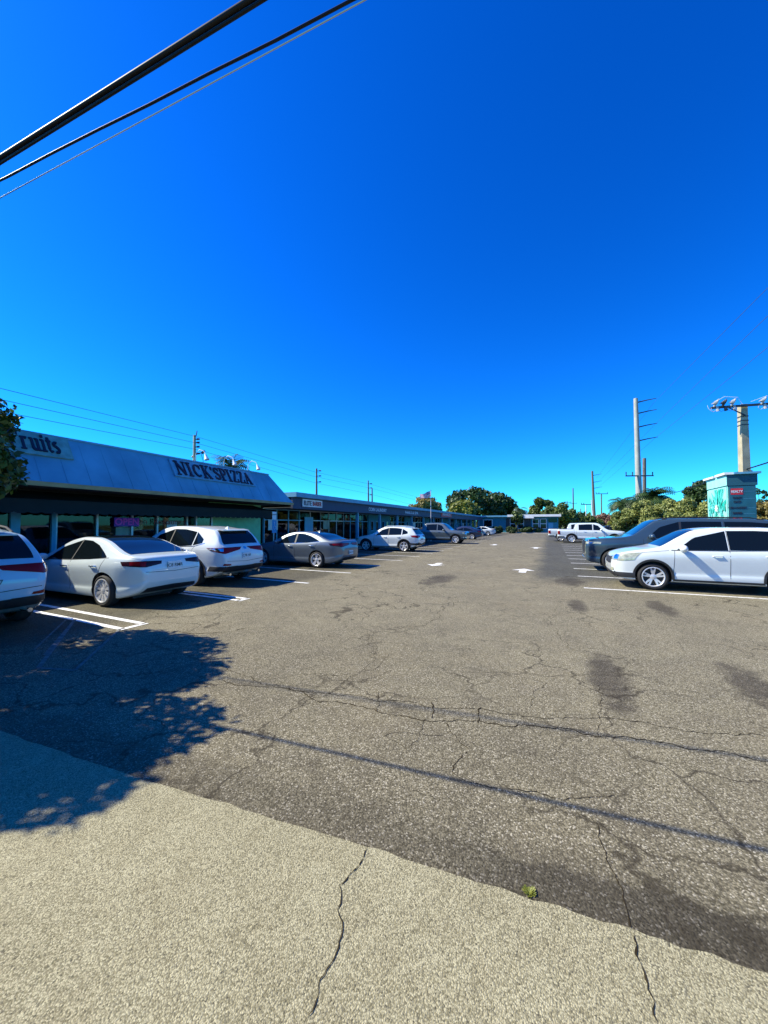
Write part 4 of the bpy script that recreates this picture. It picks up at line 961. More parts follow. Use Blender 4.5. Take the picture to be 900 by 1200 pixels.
# gooseneck lamps over the pizza sign
for i, px in enumerate((233, 264, 290)):
    vv, kk, _ = on_mansard(px, 552)
    o = empty('sign_lamp', mansard_world(vv, 1.0, 0), -TH, ['small white gooseneck lamp above the letter C of the pizza sign', 'small white gooseneck lamp over the first letters of PIZZA', 'small white gooseneck lamp at the right end of the pizza sign'][i], 'lamp', 'lamps over the pizza sign')
    MB().tube([(0,0,0),(.05,0,.35),(.25,0,.48),(.5,0,.40),(.62,0,.22)], .014, 6).build('arm', M['whitetrim'], o, True)
    MB().tube([(.58,0,.28),(.66,0,.10),(.68,0,.04)], [.03,.08,.10], 10).build('lamp_shade', M['whitetrim'], o, True)
# window signs
def win_sign(name, label, v, z, w_, h_, mt, txt, tm_, size):
    o = empty(name, W(-14.46, v, z), -TH, label, 'sign')
    MB().box(0, .02, -w_/2, w_/2, -h_/2, h_/2).build('panel', mt, o)
    if txt: text_obj('lettering', txt, size, tm_, o, face_mtx((.024, 0, 0), (0,1,0), (0,0,1)), .004, .006)
    return o
def v_on_wall(px, u=-14.46):
    d = ray(px, 600); # u of ray
    t = u/(d.x*ct - d.y*st); return (d.x*st + d.y*ct)*t
vn = v_on_wall(149); win_sign('neon_sign', 'glowing purple OPEN sign in the shop window behind the white sedan', vn, 1.80, .9, .32, M['neon_blue'], 'OPEN', M['neon_pink'], .34)
vn = v_on_wall(183); o = empty('window_lettering', W(-14.46, vn, 1.82), -TH, 'faint red lettering on the window below the awning, right of the purple sign', 'sign')
text_obj('lettering', 'Italian', .33, M['neon_red'], o, face_mtx((.01,-.75,0), (0,1,0), (0,0,1)), .003)
text_obj('lettering', 'Restaurant', .33, M['neon_red'], o, face_mtx((.01,.62,0), (0,1,0), (0,0,1)), .003)

# ------------------------------------------------------------ long low building
B2 = empty('strip_building', W(-14.6, 16.3), -TH, 'long low row of shops with pale blue roof edge and navy sign band', 'building')
V2 = 16.3
def X2(u0, u1, v0, v1, z0, z1, mt, name, par=B2): return MB().box(u0+U0, u1+U0, v0-V2, v1-V2, z0, z1).build(name, mt, par)
vE = 78.
X2(-25, -12.35, 16.35, vE, 3.20, 3.45, M['fascia_blue'], 'roof')
X2(-12.75, -12.62, 16.4, vE, 2.58, 3.197, M['fascia_dark'], 'sign_band')
X2(-14.6, -12.75, 16.4, vE, 2.62, 2.66, M['soffit'], 'soffit')
X2(-25, -24.9, 16.4, vE, 0, 3.197, M['wall_dark'], 'back_wall')
X2(-18.6, -18.5, 16.4, vE, 0, 3.197, M['interior'], 'inner_partition')
X2(-18.5, -14.7, 16.4, vE, 0, .13, M['interior'], 'inner_floor')
v = 16.4; k = 0
while v < vE-2:
    rr = random.Random(k+50)
    wdt = rr.choice([2.4, 3.2, 4.2])
    kind = 'solid' if k in (4, 7, 9, 12, 14) else 'glass'
    if 27 < v < 40 and k % 2: kind = 'solid'
    b = min(v+wdt, vE)
    if kind == 'solid':
        wm = rr.choice([M['wall_teal'], M['wall_teal'], M['fascia_dark']])
        X2(-14.7, -14.5, v, b, .13, 2.62, wm, 'wall')
        for q in range(int(wdt/1.1)):
            w0 = v+.35+q*1.05
            wf = MB(); wf.box(0,.04,0,.07,0,.9); wf.box(0,.04,.53,.6,0,.9); wf.box(0,.038,.07,.53,0,.07); wf.box(0,.038,.07,.53,.83,.9)
            f_ = wf.build('window', M['fascia_blue'], B2); f_.location = (-14.498+U0, w0-V2, 1.15)
            MB().box(.005,.015,.07,.53,.07,.83).build('pane', M['glass'], f_)
    else:
        X2(-14.7, -14.5, v, b, .13, .5, M['wall_teal'] if k % 2 else M['wall_dark'], 'wall')
        n = max(2, int(wdt/1.0)); wf = MB()
        for q in range(n+1):
            y = (b-v)*q/n; wf.box(-.05, .05, y-.03, y+.03, 0, 2.12)
        for z in (0, 1.45, 2.06): wf.box(-.048, .048, 0, b-v, z, z+.06)
        f_ = wf.build('shop_window', M['alu'] if k % 3 else M['wall_cyan'], B2); f_.location = (-14.6+U0, v-V2, .5)
        MB().box(-.005, .005, .03, b-v-.03, .06, 2.06).build('pane', M['shopglass'], f_)
        if k % 2 == 0:
            MB().box(.055,.075,.3,.3+.8,.9,1.5).build('poster', M['paper'] if k % 4 else M['whitetrim'], f_)
    v = b; k += 1
for i in range(14):
    vv = 24.3 + i*3.9
    X2(-13.0, -12.82, vv-.09, vv+.09, .13, 2.6, M['fascia_blue'], 'column')
# bright teal door panels near the accessible sign
X2(-14.48, -14.42, 20.0, 20.9, .13, 2.2, M['wall_cyan'], 'door')
# fascia signs
def fascia_sign(px0, px1, txts, label, panel=None, h=.40, z=2.9, name='shop_sign'):
    v0 = v_on_wall(px0, -12.6); v1 = v_on_wall(px1, -12.6)
    o = empty(name, W(-12.61, v0, z), -TH, label, 'sign'); wd = v1-v0
    if panel: MB().box(0, .05, 0, wd, -h/2, h/2).build('panel', panel, o)
    x = .06 if panel else .0
    for (f0, f1, tx, mt) in txts:
        me = text_mesh(tx, h*.85, .008, .008); me.materials.clear(); me.materials.append(mt)
        xs = [q.co.x for q in me.vertices]; wtx = max(xs)-min(xs); sc = wd*(f1-f0)/wtx
        me.transform(face_mtx((x, wd*(f0+f1)/2, -.02), (0,1,0), (0,0,1)) @ Matrix.Diagonal((sc, 1, 1, 1))); link('lettering', me, o)
fascia_sign(354, 377, [(.05,.42,'ELITE',M['letter_dark']),(.48,.95,'BARBER',M['letter_red'])], 'white sign box with black and red letters on the navy band, nearest the mansard', M['whitetrim'], .42, 2.93)
fascia_sign(432, 453, [(0,1,'COIN LAUNDRY',M['letter_white'])], 'plain white letters COIN LAUNDRY above the white crossover', None, .42, 2.9)
fascia_sign(475, 490, [(0,1,'NAILS & SPA',M['letter_white'])], 'plain white letters NAILS & SPA left of the flagpole', None, .42, 2.9)
fascia_sign(517, 529, [(.1,.9,'MARKET',M['letter_white'])], 'red sign box on the navy band right of the flagpole', M['red'], .75, 3.1)
# ------------------------------------------------------------ far building across the end
B3 = empty('far_building', W(-14, 81), -TH, 'teal flat-roofed building closing the far end of the lot', 'building')
def X3(u0, u1, v0, v1, z0, z1, mt, name): return MB().box(u0+14, u1+14, v0-81, v1-81, z0, z1).build(name, mt, B3)
X3(-14, 1.4, 81, 90, .0, 3.3, M['wall_teal'], 'wall')
X3(-14.6, -8.0, 80.1, 90.4, 3.3, 3.62, M['fascia_blue'], 'roof')  # left part of the white roof edge, its shade painted in as blue
X3(-8.0, 1.9, 79.9, 90.4, 3.31, 3.75, M['whitetrim'], 'roof')
X3(-8.4, -3.6, 80.9, 80.99, .3, 3.0, M['soffit'], 'recess')
X3(-13, -11, 80.9, 80.99, 1.2, 2.8, M['whitetrim'], 'window')
X3(-12.8, -11.2, 80.86, 80.9, 1.35, 2.65, M['glass'], 'pane')
for i, u in enumerate((-7.6, -6.1, -3.3, -1.9)):
    wo = X3(u, u+1.2, 80.88, 80.97, .9, 2.9, M['whitetrim'], 'window')
    MB().box(u+14+.1, u+14+1.1, -.15, -.12, 1.0, 1.85).build('pane', M['glass'], wo); MB().box(u+14+.1, u+14+1.1, -.15, -.12, 1.98, 2.8).build('pane', M['glass'], wo)
X3(-.4, 1.2, 80.9, 80.99, 2.2, 3.0, M['glass'], 'transom_window')
X3(-.4, .5, 80.9, 80.99, .1, 2.1, M['wall_cyan'], 'door')
X3(-4.9, -3.0, 79.86, 79.9, 3.0, 3.3, M['whitetrim'], 'name_board')
o = empty('rooftop_unit', W(-6.5, 84, 3.75), -TH, 'pale rooftop unit on the far teal building', 'air conditioner')
MB().box(-.5,.5,-.5,.5,0,1.2).build('case', M['whitetrim'], o); MB().tube([(0,0,1.2),(0,0,1.32)], .38, 14).build('fan_guard', M['darkmetal'], o)
o = empty('rooftop_unit', W(-4.9, 84.3, 3.75), -TH, 'grey-blue rooftop unit right of the pale one on the far building', 'air conditioner')
MB().box(-.9,.5,-.5,.5,0,.95).build('case', M['fascia_blue'], o); MB().tube([(-.2,0,.95),(-.2,0,1.05)], .34, 14).build('fan_guard', M['darkmetal'], o)

# ------------------------------------------------------------ accessible sign, flag, weed
g = W(-12.45, 14.7)
o = empty('parking_sign', g, -TH, 'accessible parking sign on a post at the nose of the grey sedan', 'sign')
MB().tube([(0,0,.0),(0,0,2.35)], .03, 8).build('post', M['alu'], o)
MB().box(.03,.04,-.15,.15,1.96,2.34).build('upper_plate', M['whitetrim'], o)
pl = MB().box(.03,.04,-.16,.16,1.30,1.93).build('blue_plate', M['blue_sign'], o)
mb = MB(); mb.ell((.045,.0,1.82),(.004,.03,.03),10,6); mb.bar((.045,0,1.78),(.045,0,1.62),.02,.03); mb.bar((.045,0,1.64),(.045,.09,1.62),.012,.03); mb.bar((.045,.09,1.62),(.045,.10,1.50),.012,.03)
mb.tube([(.045,.08*math.cos(a/10*4.4+2.0),1.56+.08*math.sin(a/10*4.4+2.0)) for a in range(11)], .009, 5); mb.build('wheelchair_symbol', M['letter_white'], pl)
text_obj('lettering', 'PARKING', .075, M['ink'], o, face_mtx((.046,0,2.2), (0,1,0), (0,0,1)), .001)

fp = atY(505, 620, 39); u_, v_ = UV(Vector((fp.x, 39, 0)))
o = empty('flagpole', Vector((fp.x, 39, .0)), 0, 'thin pale flagpole rising in front of the long low building', 'flagpole')
top = 1.7 + (615-575)/440*39
MB().tube([(0,0,0),(0,0,top)], [.035,.02], 8).build('pole', M['whitetrim'], o, True); MB().ell((0,0,top+.04),(.06,.06,.06)).build('finial', M['chrome'], o)
fl = empty('flag', (fp.x, 39, top-.05), 0, 'waving stars and stripes flag on the pale flagpole', 'flag')
def flagpt(a, b): return (-a*1.12, .12*math.sin(a*7+b), -.34*a - b*(.60-.1*a) + .06*math.sin(a*7+b*2))
fm = MB(); nx = 16
for s_ in range(13):
    fm.cur = s_ % 2
    for i in range(nx):
        if s_ < 7 and i < 6: fm.cur = 2
        else: fm.cur = s_ % 2
        a0, a1, b0_, b1_ = i/nx, (i+1)/nx, s_/13, (s_+1)/13
        fm.add([flagpt(a0,b0_), flagpt(a1,b0_), flagpt(a1,b1_), flagpt(a0,b1_)], [(0,1,2,3)])
fc = [mat('flag_red', (.55,.03,.04), .8, var=0), mat('flag_white', (.8,.8,.8), .8, var=0), mat('flag_blue', (.02,.04,.22), .8, var=0)]
cl = fm.build('cloth', fc, fl)
sm_ = MB()
for r_ in range(5):
    for c_ in range(6):
        p = Vector(flagpt(.03+c_*.058, .05+r_*.1))
        for sy in (-.01, .01): sm_.add([(p.x+.022*math.cos(q*math.pi/5*2+a_), p.y+sy, p.z+.022*math.sin(q*math.pi/5*2+a_)) for q, a_ in [(k_/1., 1.57) for k_ in range(5)]], [(0,1,2,3,4)])
sm_.build('stars', fc[1], cl)

# ------------------------------------------------------------ pylon sign
pu, pv = 7.75, 22.0
PY = atY(853, 600, 16.9); pu, pv = UV(Vector((PY.x, PY.y, 0)))
print('pylon', pu, pv)
PT = 1.7 + (615-553)/440*16.9
o = empty('pylon_sign', W(pu, pv), -TH, 'teal roadside pylon sign with bird-of-paradise leaf mural and tenant panel', 'sign')
teal = mat('pylon_teal_shaded', (.012, .085, .12), .6, var=.1); teal_lit = mat('pylon_teal_sunlit', (.30, .70, .60), .6, var=.12)  # light painted in: dark teal for shaded faces, pale teal for sunlit left face
cr_ = None
teal_shade = mat('pylon_panel_shaded', (.010, .095, .14), .5, var=.15)  # tenant face colour darkened to carry its shade
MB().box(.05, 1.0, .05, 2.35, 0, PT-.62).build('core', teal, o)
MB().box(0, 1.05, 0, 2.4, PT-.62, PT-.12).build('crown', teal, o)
MB().box(-.006, -.001, .02, 2.38, PT-.60, PT-.14).build('crown_face', teal_lit, o)
MB().box(.044, .049, .06, 2.34, .1, PT-.62).build('side_face', teal_lit, o)
MB().box(-.10, .22, -.05, 1.05, PT-.12, PT-.02).build('cap', M['whitetrim'], o)
MB().box(-.10, .22, 1.25, 2.55, PT-.13, PT-.04).build('cap', M['whitetrim'], o)
MB().box(.22, 1.14, -.12, 2.5, PT-.12, PT-.03).build('roof', M['fascia_blue'], o)
mu = MB().box(-.004, .05, .08, 2.32, .4, PT-.66).build('mural', teal_lit, o)
lf = MB(); rnd = random.Random(3); zc, yc = 2.48, 1.0
cols = []
for i in range(70):
    a = R(rnd.uniform(-10, 190)) if i % 3 else R(rnd.uniform(50, 130)); L_ = rnd.uniform(.5, 1.35); r0 = rnd.uniform(.12, .5); wv = rnd.uniform(.03, .085)
    p = []
    for t_ in (0, .3, .7, 1):
        rr_ = r0+(L_-r0)*t_; yy = yc+math.cos(a)*rr_*.85; zz = zc+math.sin(a)*rr_
        p.append((yy, zz, wv*math.sin(math.pi*min(.97, t_+.05))))
    pl_ = [(y+w_*math.sin(a), z-w_*math.cos(a)) for y, z, w_ in p] + [(y-w_*math.sin(a), z+w_*math.cos(a)) for y, z, w_ in p[::-1]]
    pl_ = [(min(2.27,max(.13,y)), min(PT-.70,max(.45,z))) for y, z in pl_]
    if True:
        lf.cur = i % 2; lf.extr(pl_, lambda y, z, t_: (-.006-.0003*i-t_, y, z), 0, .0002)
for i in range(110):
    y = rnd.uniform(.2, 2.2); z = rnd.uniform(.5, PT-1.2); lf.cur = i % 2; w_ = rnd.uniform(.03,.07); h_ = rnd.uniform(.15,.45); s_ = rnd.uniform(-.25,.25)
    if .2 < y+s_ < 2.2: lf.extr([(y-w_,z),(y,z-.05),(y+w_,z),(y+s_,z+h_)], lambda a_, b_, t_: (-.030-.0003*i-t_, a_, b_), 0, .0002)
lf.build('painted_leaves', [mat('mural_green', (.0,.42,.30), .6, var=.2), mat('mural_teal', (.08,.58,.50), .6, var=.2)], mu)
fw = MB()
for i in range(8):
    a = i*math.pi/4; fw.extr([(yc, zc), (yc+.13*math.cos(a-.3), zc+.13*math.sin(a-.3)), (yc+.20*math.cos(a), zc+.20*math.sin(a)), (yc+.13*math.cos(a+.3), zc+.13*math.sin(a+.3))], lambda y, z, t_: (-.09-.001*i-t_, y, z), 0, .002)
fw.build('painted_flower', mat('mural_white', (.8,.85,.8), .6, var=0), mu)
pn = MB().box(.08, .98, -.01, .05, .5, PT-.66).build('tenant_panel', teal_shade, o)
for i, (z, tx, mt, sz, bgm) in enumerate([(PT-.90,'REALTY',M['letter_white'],.16,M['red']),(PT-1.18,'THRIFT',M['letter_dark'],.14,None),(PT-1.36,'SHOP',M['letter_dark'],.14,None),(PT-1.62,'COIN LAUNDRY',M['letter_dark'],.12,None),(PT-1.86,'BARBER',M['letter_dark'],.13,None),(PT-2.10,'PIZZA',M['letter_red'],.17,None)]):
    if bgm: MB().box(.12,.54,-.018,-.012,z-.13,z+.15).build('name_plate', bgm, pn)
    text_obj('lettering', tx, sz, mt, pn, face_mtx((.33,-.022,z), (1,0,0), (0,0,1)), .003, .003, .72)
for z in (PT-.74+.0, PT-1.06, PT-1.48, PT-1.74, PT-1.98):
    MB().box(.56,.94,-.016,-.012,z-.16,z-.15).build('panel_divider', M['fascia_blue'], pn)

# ------------------------------------------------------------ poles
# concrete pole with switch arm
cp = atY(874, 600, 22); o = empty('utility_pole', (cp.x, 22, 0), R(-12), 'square tapered concrete utility pole with a switch-laden crossarm behind the pylon sign', 'utility pole')
H = 1.7 + (615-473)/440*22
mb = MB(); a, b = .235, .165; mb.add([(-a,-a,0),(a,-a,0),(a,a,0),(-a,a,0),(-b,-b,H),(b,-b,H),(b,b,H),(-b,b,H)],[(0,1,5,4),(1,2,6,5),(2,3,7,6),(3,0,4,7),(4,5,6,7),(0,3,2,1)])
mb.build('pole', M['concrete'], o)
arm = MB(); arm.bar((-1.75,-.25,H-.15),(1.9,-.25,H-.08),.12,.12); arm.bar((-.9,-.24,H-.15),(0,-.24,H-.7),.05,.05); arm.build('crossarm', M['darkmetal'], o)
porc = mat('porcelain', (.42,.44,.46), .3, var=.1)
rnd = random.Random(9)
for x in (-1.62,-1.2,-.75,.75,1.2,1.6):
    mb = MB()
    mb.tube([(x,-.3,H-.12),(x+.05,-.42,H+.08),(x+.12,-.5,H+.22)], [.05,.085,.05], 8)
    mb.tube([(x+.15,-.3,H-.1),(x+.2,-.3,H-.38)], [.07,.09], 8)
    mb.tube([(x-.14,-.32,H+.05),(x+.24,-.36,H+.33)], .022, 6); mb.tube([(x-.1,-.3,H-.1),(x-.16,-.3,H-.3),(x-.05,-.3,H-.42),(x+.12,-.3,H-.3)], .012, 5)
    for q in range(3): mb.tube([(x-.05+.05*q,-.42,H+.02+.06*q),(x-.04+.05*q,-.42,H+.04+.06*q)], .09, 10)
    mb.build('insulator', porc if x != -1.2 else M['darkmetal'], o, True)
mb = MB(); mb.tube([(-1.95,-.3,H+.0),(-1.9,-.3,H-.2),(-1.75,-.3,H-.35),(-1.6,-.3,H-.38)], .012, 5); mb.tube([(-1.6,-.3,H+.15),(-1.1,-.35,H+.45),(-.4,-.3,H+.38),(0,0,H+.05)], .012, 5); mb.tube([(1.6,-.3,H+.2),(1.0,-.35,H+.35),(.3,-.2,H+.1)], .012, 5)
mb.build('jumper_wire', M['whitetrim'], o, True)
mb = MB()
for z in (H-.75, H-1.0, H-1.25): mb.box(-.19, .19, -.19, .19, z, z+.05)
mb.build('band', M['darkmetal'], o)
mb = MB(); mb.tube([(.33,0,H-4.6),(.33,0,H-3.9)], .07, 8); mb.build('riser_box', M['whitetrim'], o, True)

def tall_pole(px, ptop, pbase, Y, label, arms=(), r0=.42, r1=.20, cross=None, mt='steel_pole', group=None, lean=0., name='utility_pole', al=3.0, caprel=None):
    b = atY(pbase, 615, Y); t = atY(px, ptop, Y)
    o = empty(name, (b.x, Y, 0), 0, label, 'utility pole', group); H = t.z; dx = t.x-b.x
    MB().tube([(0,0,0),(dx,0,H)], [r0,r1], 12).build('pole', M[mt], o, True)
    for py in arms:
        z = atY(px, py, Y).z; f = z/H; x = dx*f; mb = MB()
        mb.tube([(x,0,z-.15),(x+al*.5,-al*.1,z+al*.06),(x+al,-al*.2,z+al*.14)], [.12,.09,.05], 6)
        mb.build('arm', M['darkmetal'], o, True)
    if cross:
        py, hw = cross; z = atY(px, py, Y).z; x = dx*z/H; mb = MB(); mb.bar((x-hw,-.3,z),(x+hw,-.3,z+.02*hw),.16,.18)
        cr = mb.build('crossarm', M['darkmetal'], o)
        mb = MB()
        for q in (-.96, -.5, .94): mb.tube([(x+hw*q,-.3,z+.05),(x+hw*q,-.3,z+.15+.22*hw)], [.07,.09], 6)
        mb.build('insulators', M['darkmetal'], cr, True)
    return o, dx, H
PL = 'transmission poles beyond the hedge'
tall_pole(745, 467, 750, 62, 'tallest pale transmission pole with four side arms and a low crossarm', (471, 484, 500, 516), .52, .32, (558, 2.3), group=PL)
tall_pole(755, 537, 755, 66, 'short grey-brown wooden pole just right of the tallest pale pole', (), .30, .27, None, 'wood_pole')
tall_pole(694, 552, 697, 150, 'dark thin transmission pole with four side arms above the far trees', (557, 565, 572), .6, .35, None, 'wood_pole', PL, al=3.3)
tall_pole(671.5, 572, 672, 225, 'farthest bare transmission pole, above the trees right of the far building', (), .5, .3, (590, 2.2), 'wood_pole', PL)
tall_pole(704.7, 578.5, 705, 120, 'thin wooden pole with a wide T crossarm between the far trees and the palms', (), .22, .16, (578.8, 1.9), 'wood_pole')
tall_pole(686.5, 591, 687, 100, 'slim lower pole with crossarm left of the dark transmission pole', (), .12, .10, (591.3, 1.4), 'whitetrim')
tall_pole(693, 586, 696, 95, 'slim pale pole standing right behind the white crew-cab pickup', (), .14, .09, None, 'whitetrim')
tall_pole(680.5, 596, 680.5, 160, 'tiny far pole left of the slim lower pole', (), .2, .16, (600, 1.6), 'wood_pole')
tall_pole(664.5, 587, 665, 210, 'tiny far pole just above the tree edge right of the far building', (), .3, .2, (589, 1.9), 'wood_pole')
def side_pole(px, ptop, pbase, Y, label, arms, L_=.7):
    b = atY(pbase, 615, Y); t = atY(px, ptop, Y); o = empty('utility_pole', (b.x, Y, 0), 0, label, 'utility pole', 'poles behind the shops')
    H = t.z; MB().tube([(0,0,0),(t.x-b.x,0,H)], [.24,.14], 10).build('pole', M['wood_pole'] if Y > 60 else M['concrete'], o, True)
    for py in arms:
        z = atY(px, py, Y).z; x = (t.x-b.x)*z/H; mb = MB(); mb.tube([(x,0,z),(x+L_,0,z+.05)], [.06,.05], 6); mb.tube([(x+L_*.5,0,z+.03),(x+L_,0,z+.05)], .11, 8)
        mb.build('standoff_insulator', M['darkmetal'], o, True)
    return o, H
o, H = side_pole(228, 510, 228, 42, 'grey pole with stand-off insulators rising behind the pizza sign', (515, 519, 524, 532), .55)
mb = MB(); mb.tube([(0,0,H-.1),(.1,0,H+.5)], .05, 6); mb.tube([(0,0,H-2.2),(.6,0,H-2.0),(.85,0,H-1.8)], .06, 6); mb.tube([(.7,0,H-2.1),(1.0,0,H-1.75)], .13, 8); mb.tube([(.6,0,H-2.1),(.85,0,H-2.9),(.85,0,H-3.2)], .03, 5); mb.tube([(-.1,0,H-2.2),(-.45,0,H-2.5)], .09, 6); mb.build('fuse_switch', M['darkmetal'], o, True)
side_pole(371, 549, 371, 66, 'wooden pole with stand-off insulators left of the laundry sign', (552, 558, 565), .8)
side_pole(431.5, 563, 432, 87, 'wooden pole with crossarms above the laundry sign, left of a pair', (567, 572, 580), .9)
side_pole(436, 572, 436.3, 84, 'shorter bare pole, right of the pair above the laundry sign', (), .5)

# ------------------------------------------------------------ wires
def wire(pts, r, mt, name, label, n=6, sag=0., group=None, wob=0.):
    mb = MB(); P = []
    a, b = Vector(pts[0]), Vector(pts[1]); N_ = 60
    rnd = random.Random(len(label))
    for i in range(N_+1):
        t = i/N_; p = a.lerp(b, t); p.z -= sag*4*t*(1-t); p.z += wob*math.sin(t*160)+wob*.5*math.sin(t*97+1); P.append(p)
    o = mb.tube(P, r, n).build(name, mt, None, True); tag(o, label, 'wire', group); return o
def solve_wire(i0, i1, g0, g1):
    C0 = Vector((0,0,CH)); n1 = ray(*i0).cross(ray(*i1)).normalized(); a, b = gnd(*g0), gnd(*g1); n2 = (b-a).cross(SUN).normalized()
    d = n1.cross(n2).normalized()
    A_ = np.array([list(n1), list(n2), list(d)]); rhs = np.array([n1.dot(C0), n2.dot(a), 0.]); p = Vector(np.linalg.solve(A_, rhs))
    if d.x < 0: d = -d
    print('wire', p, d); return p, d
p, d = solve_wire((0,185), (290,2), (250,850), (900,997))
wire((p-d*16, p+d*22), .0145, M['wire'], 'overhead_cable', 'thickest black overhead cable, uppermost across the top left corner', 10, 0)
w2 = MB(); 
wire((p-d*16+Vector((0,.012,-.016)), p+d*22+Vector((0,.022,-.022))), .008, M['wire'], 'overhead_cable', 'thin black cable lashed right under the thickest overhead cable', 8, 0)
p, d = solve_wire((0,211), (415,0), (250,792), (900,890))
wire((p-d*16, p+d*22), .0105, M['wire'], 'overhead_cable', 'wavy black overhead cable, second from the top in the corner', 8, 0, wob=.006)
q0, q1 = p-d*9, p+d*6
def on_wire_plane(px, py, p, d):   # point on ray nearest the vertical plane through the wire
    n = Vector((d.y, -d.x, 0)); r = ray(px, py); t = (p-Vector((0,0,CH))).dot(n)/r.dot(n); return Vector((0,0,CH)) + r*t
a, b = on_wire_plane(0, 232, p, d), on_wire_plane(330, 53, p, d); dd = (b-a)
wire((a-dd*1.2, b+dd*.25), .005, mat('bare_steel_wire', (.45,.46,.48), .25, 1., var=0), 'overhead_cable', 'thinnest shiny wire, lowest of those crossing the top left corner', 6, 0)
for i, (pa, pb) in enumerate([((0,455),(228,512)), ((0,468),(228,519.5)), ((0,482),(228,527))]):
    lab = ['uppermost', 'middle', 'lowest'][i] + ' of the three thin power lines behind the shop roofs'
    x228 = atY(pb[0]+3, pb[1], 42); x0 = atY(pa[0], pa[1], 22); 
    d_ = (x0-x228); far = atY([434,434,434][i], [567.5,572,579][i], 87)
    mb = MB(); mb.tube([x228+d_*1.9, x0, x228, x228.lerp(far,.5)-Vector((0,0,.5)), far, far+(far-x228)*2.5], .018, 5)
    tag(mb.build('power_line', M['wirefar'], None, True), lab, 'wire', 'power lines behind the shops')
for i, (pa, pb) in enumerate([((900,337),(766,472)), ((900,370),(767,498)), ((900,407),(767,514))]):
    lab = ['uppermost', 'middle', 'lowest'][i] + ' of the faint transmission wires sweeping up to the right edge'
    A_, B_ = atY(*pa, 26), atY(*pb, 62)
    mb = MB(); mb.tube([A_+(A_-B_)*.8, A_, B_], .016, 5); mb.tube([B_, atY(699, [560,567,573][i], 150)], .02, 4)
    tag(mb.build('power_line', M['wirefar'], None, True), lab, 'wire', 'transmission wires over the hedge')
A_, B_ = atY(876, 549.5, 21.7), atY(772, 582, 60)
mb = MB(); mb.tube([A_+(A_-B_)*.4, A_, A_.lerp(B_,.5)-Vector((0,0,.15)), B_], .035, 6)
tag(mb.build('telephone_cable', M['wire'], None, True), 'black telephone cable slung past the concrete pole towards the palms', 'wire')

# ------------------------------------------------------------ trees
def rnd_attr(me, n_faces, rng):
    at = me.attributes.new('rnd', 'FLOAT', 'FACE'); at.data.foreach_set('value', rng)
def leaves(centers, sizes, lsize, n, seed, squash=.8, elong=1.7):
    """numpy leaf quads spread in a shell around clump centres"""
    g = np.random.default_rng(seed); c = np.array(centers); s = np.array(sizes)
    w_ = s**2; idx = g.choice(len(c), n, p=w_/w_.sum())
    d = g.normal(size=(n,3)); d /= np.linalg.norm(d, axis=1)[:,None]
    rad = s[idx]*g.uniform(.45, 1.08, n)**.6*g.choice([1,1,1,1.12], n)
    P = c[idx] + d*rad[:,None]*np.array([1,1,squash])
    nrm = d*.6 + g.normal(size=(n,3))*.6 + np.array([0,0,.3]); nrm /= np.linalg.norm(nrm, axis=1)[:,None]
    t = np.cross(nrm, g.normal(size=(n,3))); t /= np.linalg.norm(t, axis=1)[:,None]; b = np.cross(nrm, t)
    L = lsize*g.uniform(.6, 1.35, n); hl = (t*L[:,None]*.5*elong**.5); hw = (b*L[:,None]*.5/elong**.5)
    V = np.stack([P-hl, P-hw*.9+hl*.1, P+hl, P+hw*.9+hl*.1], 1).reshape(-1,3)
    val = np.clip(.5 + .25*g.normal(size=n) + .25*(g.uniform(-1,1,len(c))[idx]), 0, 1)
    return V, val
def leaf_obj(V, val, name, mt, parent):
    n = len(val); me = bpy.data.meshes.new(name); me.vertices.add(4*n); me.vertices.foreach_set('co', V.astype(np.float32).ravel())
    me.loops.add(4*n); me.polygons.add(n); me.loops.foreach_set('vertex_index', np.arange(4*n, dtype=np.int32))
    me.polygons.foreach_set('loop_start', np.arange(0,4*n,4,dtype=np.int32)); me.polygons.foreach_set('loop_total', np.full(n,4,dtype=np.int32))
    me.update(); me.validate(); me.materials.append(mt); at = me.attributes.new('rnd','FLOAT','FACE'); at.data.foreach_set('value', val.astype(np.float32))
    return link(name, me, parent)
def tree(name, label, x, y, H, R_, crown0, mt, n, ls, seed, cat='tree', group=None, clumps=26, csz=.30, trunk=.2, ry=None, fill=1.):
    rg = random.Random(seed); o = empty(name, (x, y, 0), 0, label, cat, group); cs = []; ss = []
    cz = (H+crown0)/2; hz = (H-crown0)/2; ry = ry or R_
    for i in range(clumps):
        for _ in range(40):
            a, b, c = rg.uniform(-1,1), rg.uniform(-1,1), rg.uniform(-1,1)
            if .25 < a*a+b*b+c*c < 1: break
        k = 1-csz*.75
        cs.append((a*R_*k, b*ry*k, cz+c*hz*k)); ss.append(R_*csz*rg.uniform(.6, 1.25)*min(1, 1.2*hz/R_+.3))
    if trunk:
        mb = MB(); lean = rg.uniform(-.1,.1)*H*.3; fork = Vector((lean*.5, 0, crown0+.15*hz))
        mb.tube([(0,0,-.05),(lean*.2,0,crown0*.5),fork], [trunk, trunk*.75, trunk*.6], 8)
        for i in range(0, clumps, max(1, clumps//9)):
            c = Vector(cs[i]); mid = fork.lerp(c, .5)+Vector((0,0,-.05*H)); mb.tube([fork, mid, c], [trunk*.5, trunk*.28, trunk*.08], 5)
        mb.build('trunk', M['bark'], o, True)
    V, val = leaves(cs, ss, ls, n, seed)
    leaf_obj(V, val, 'crown', M[mt], o); return o
def tpx(name, label, px, ptop, Y, wpx, mt, n, ls, seed, c0=1.5, **k):
    t = atY(px, ptop, Y); return tree(name, label, t.x, Y, t.z, wpx/2/440*Y, c0, mt, n, ls, seed, **k)
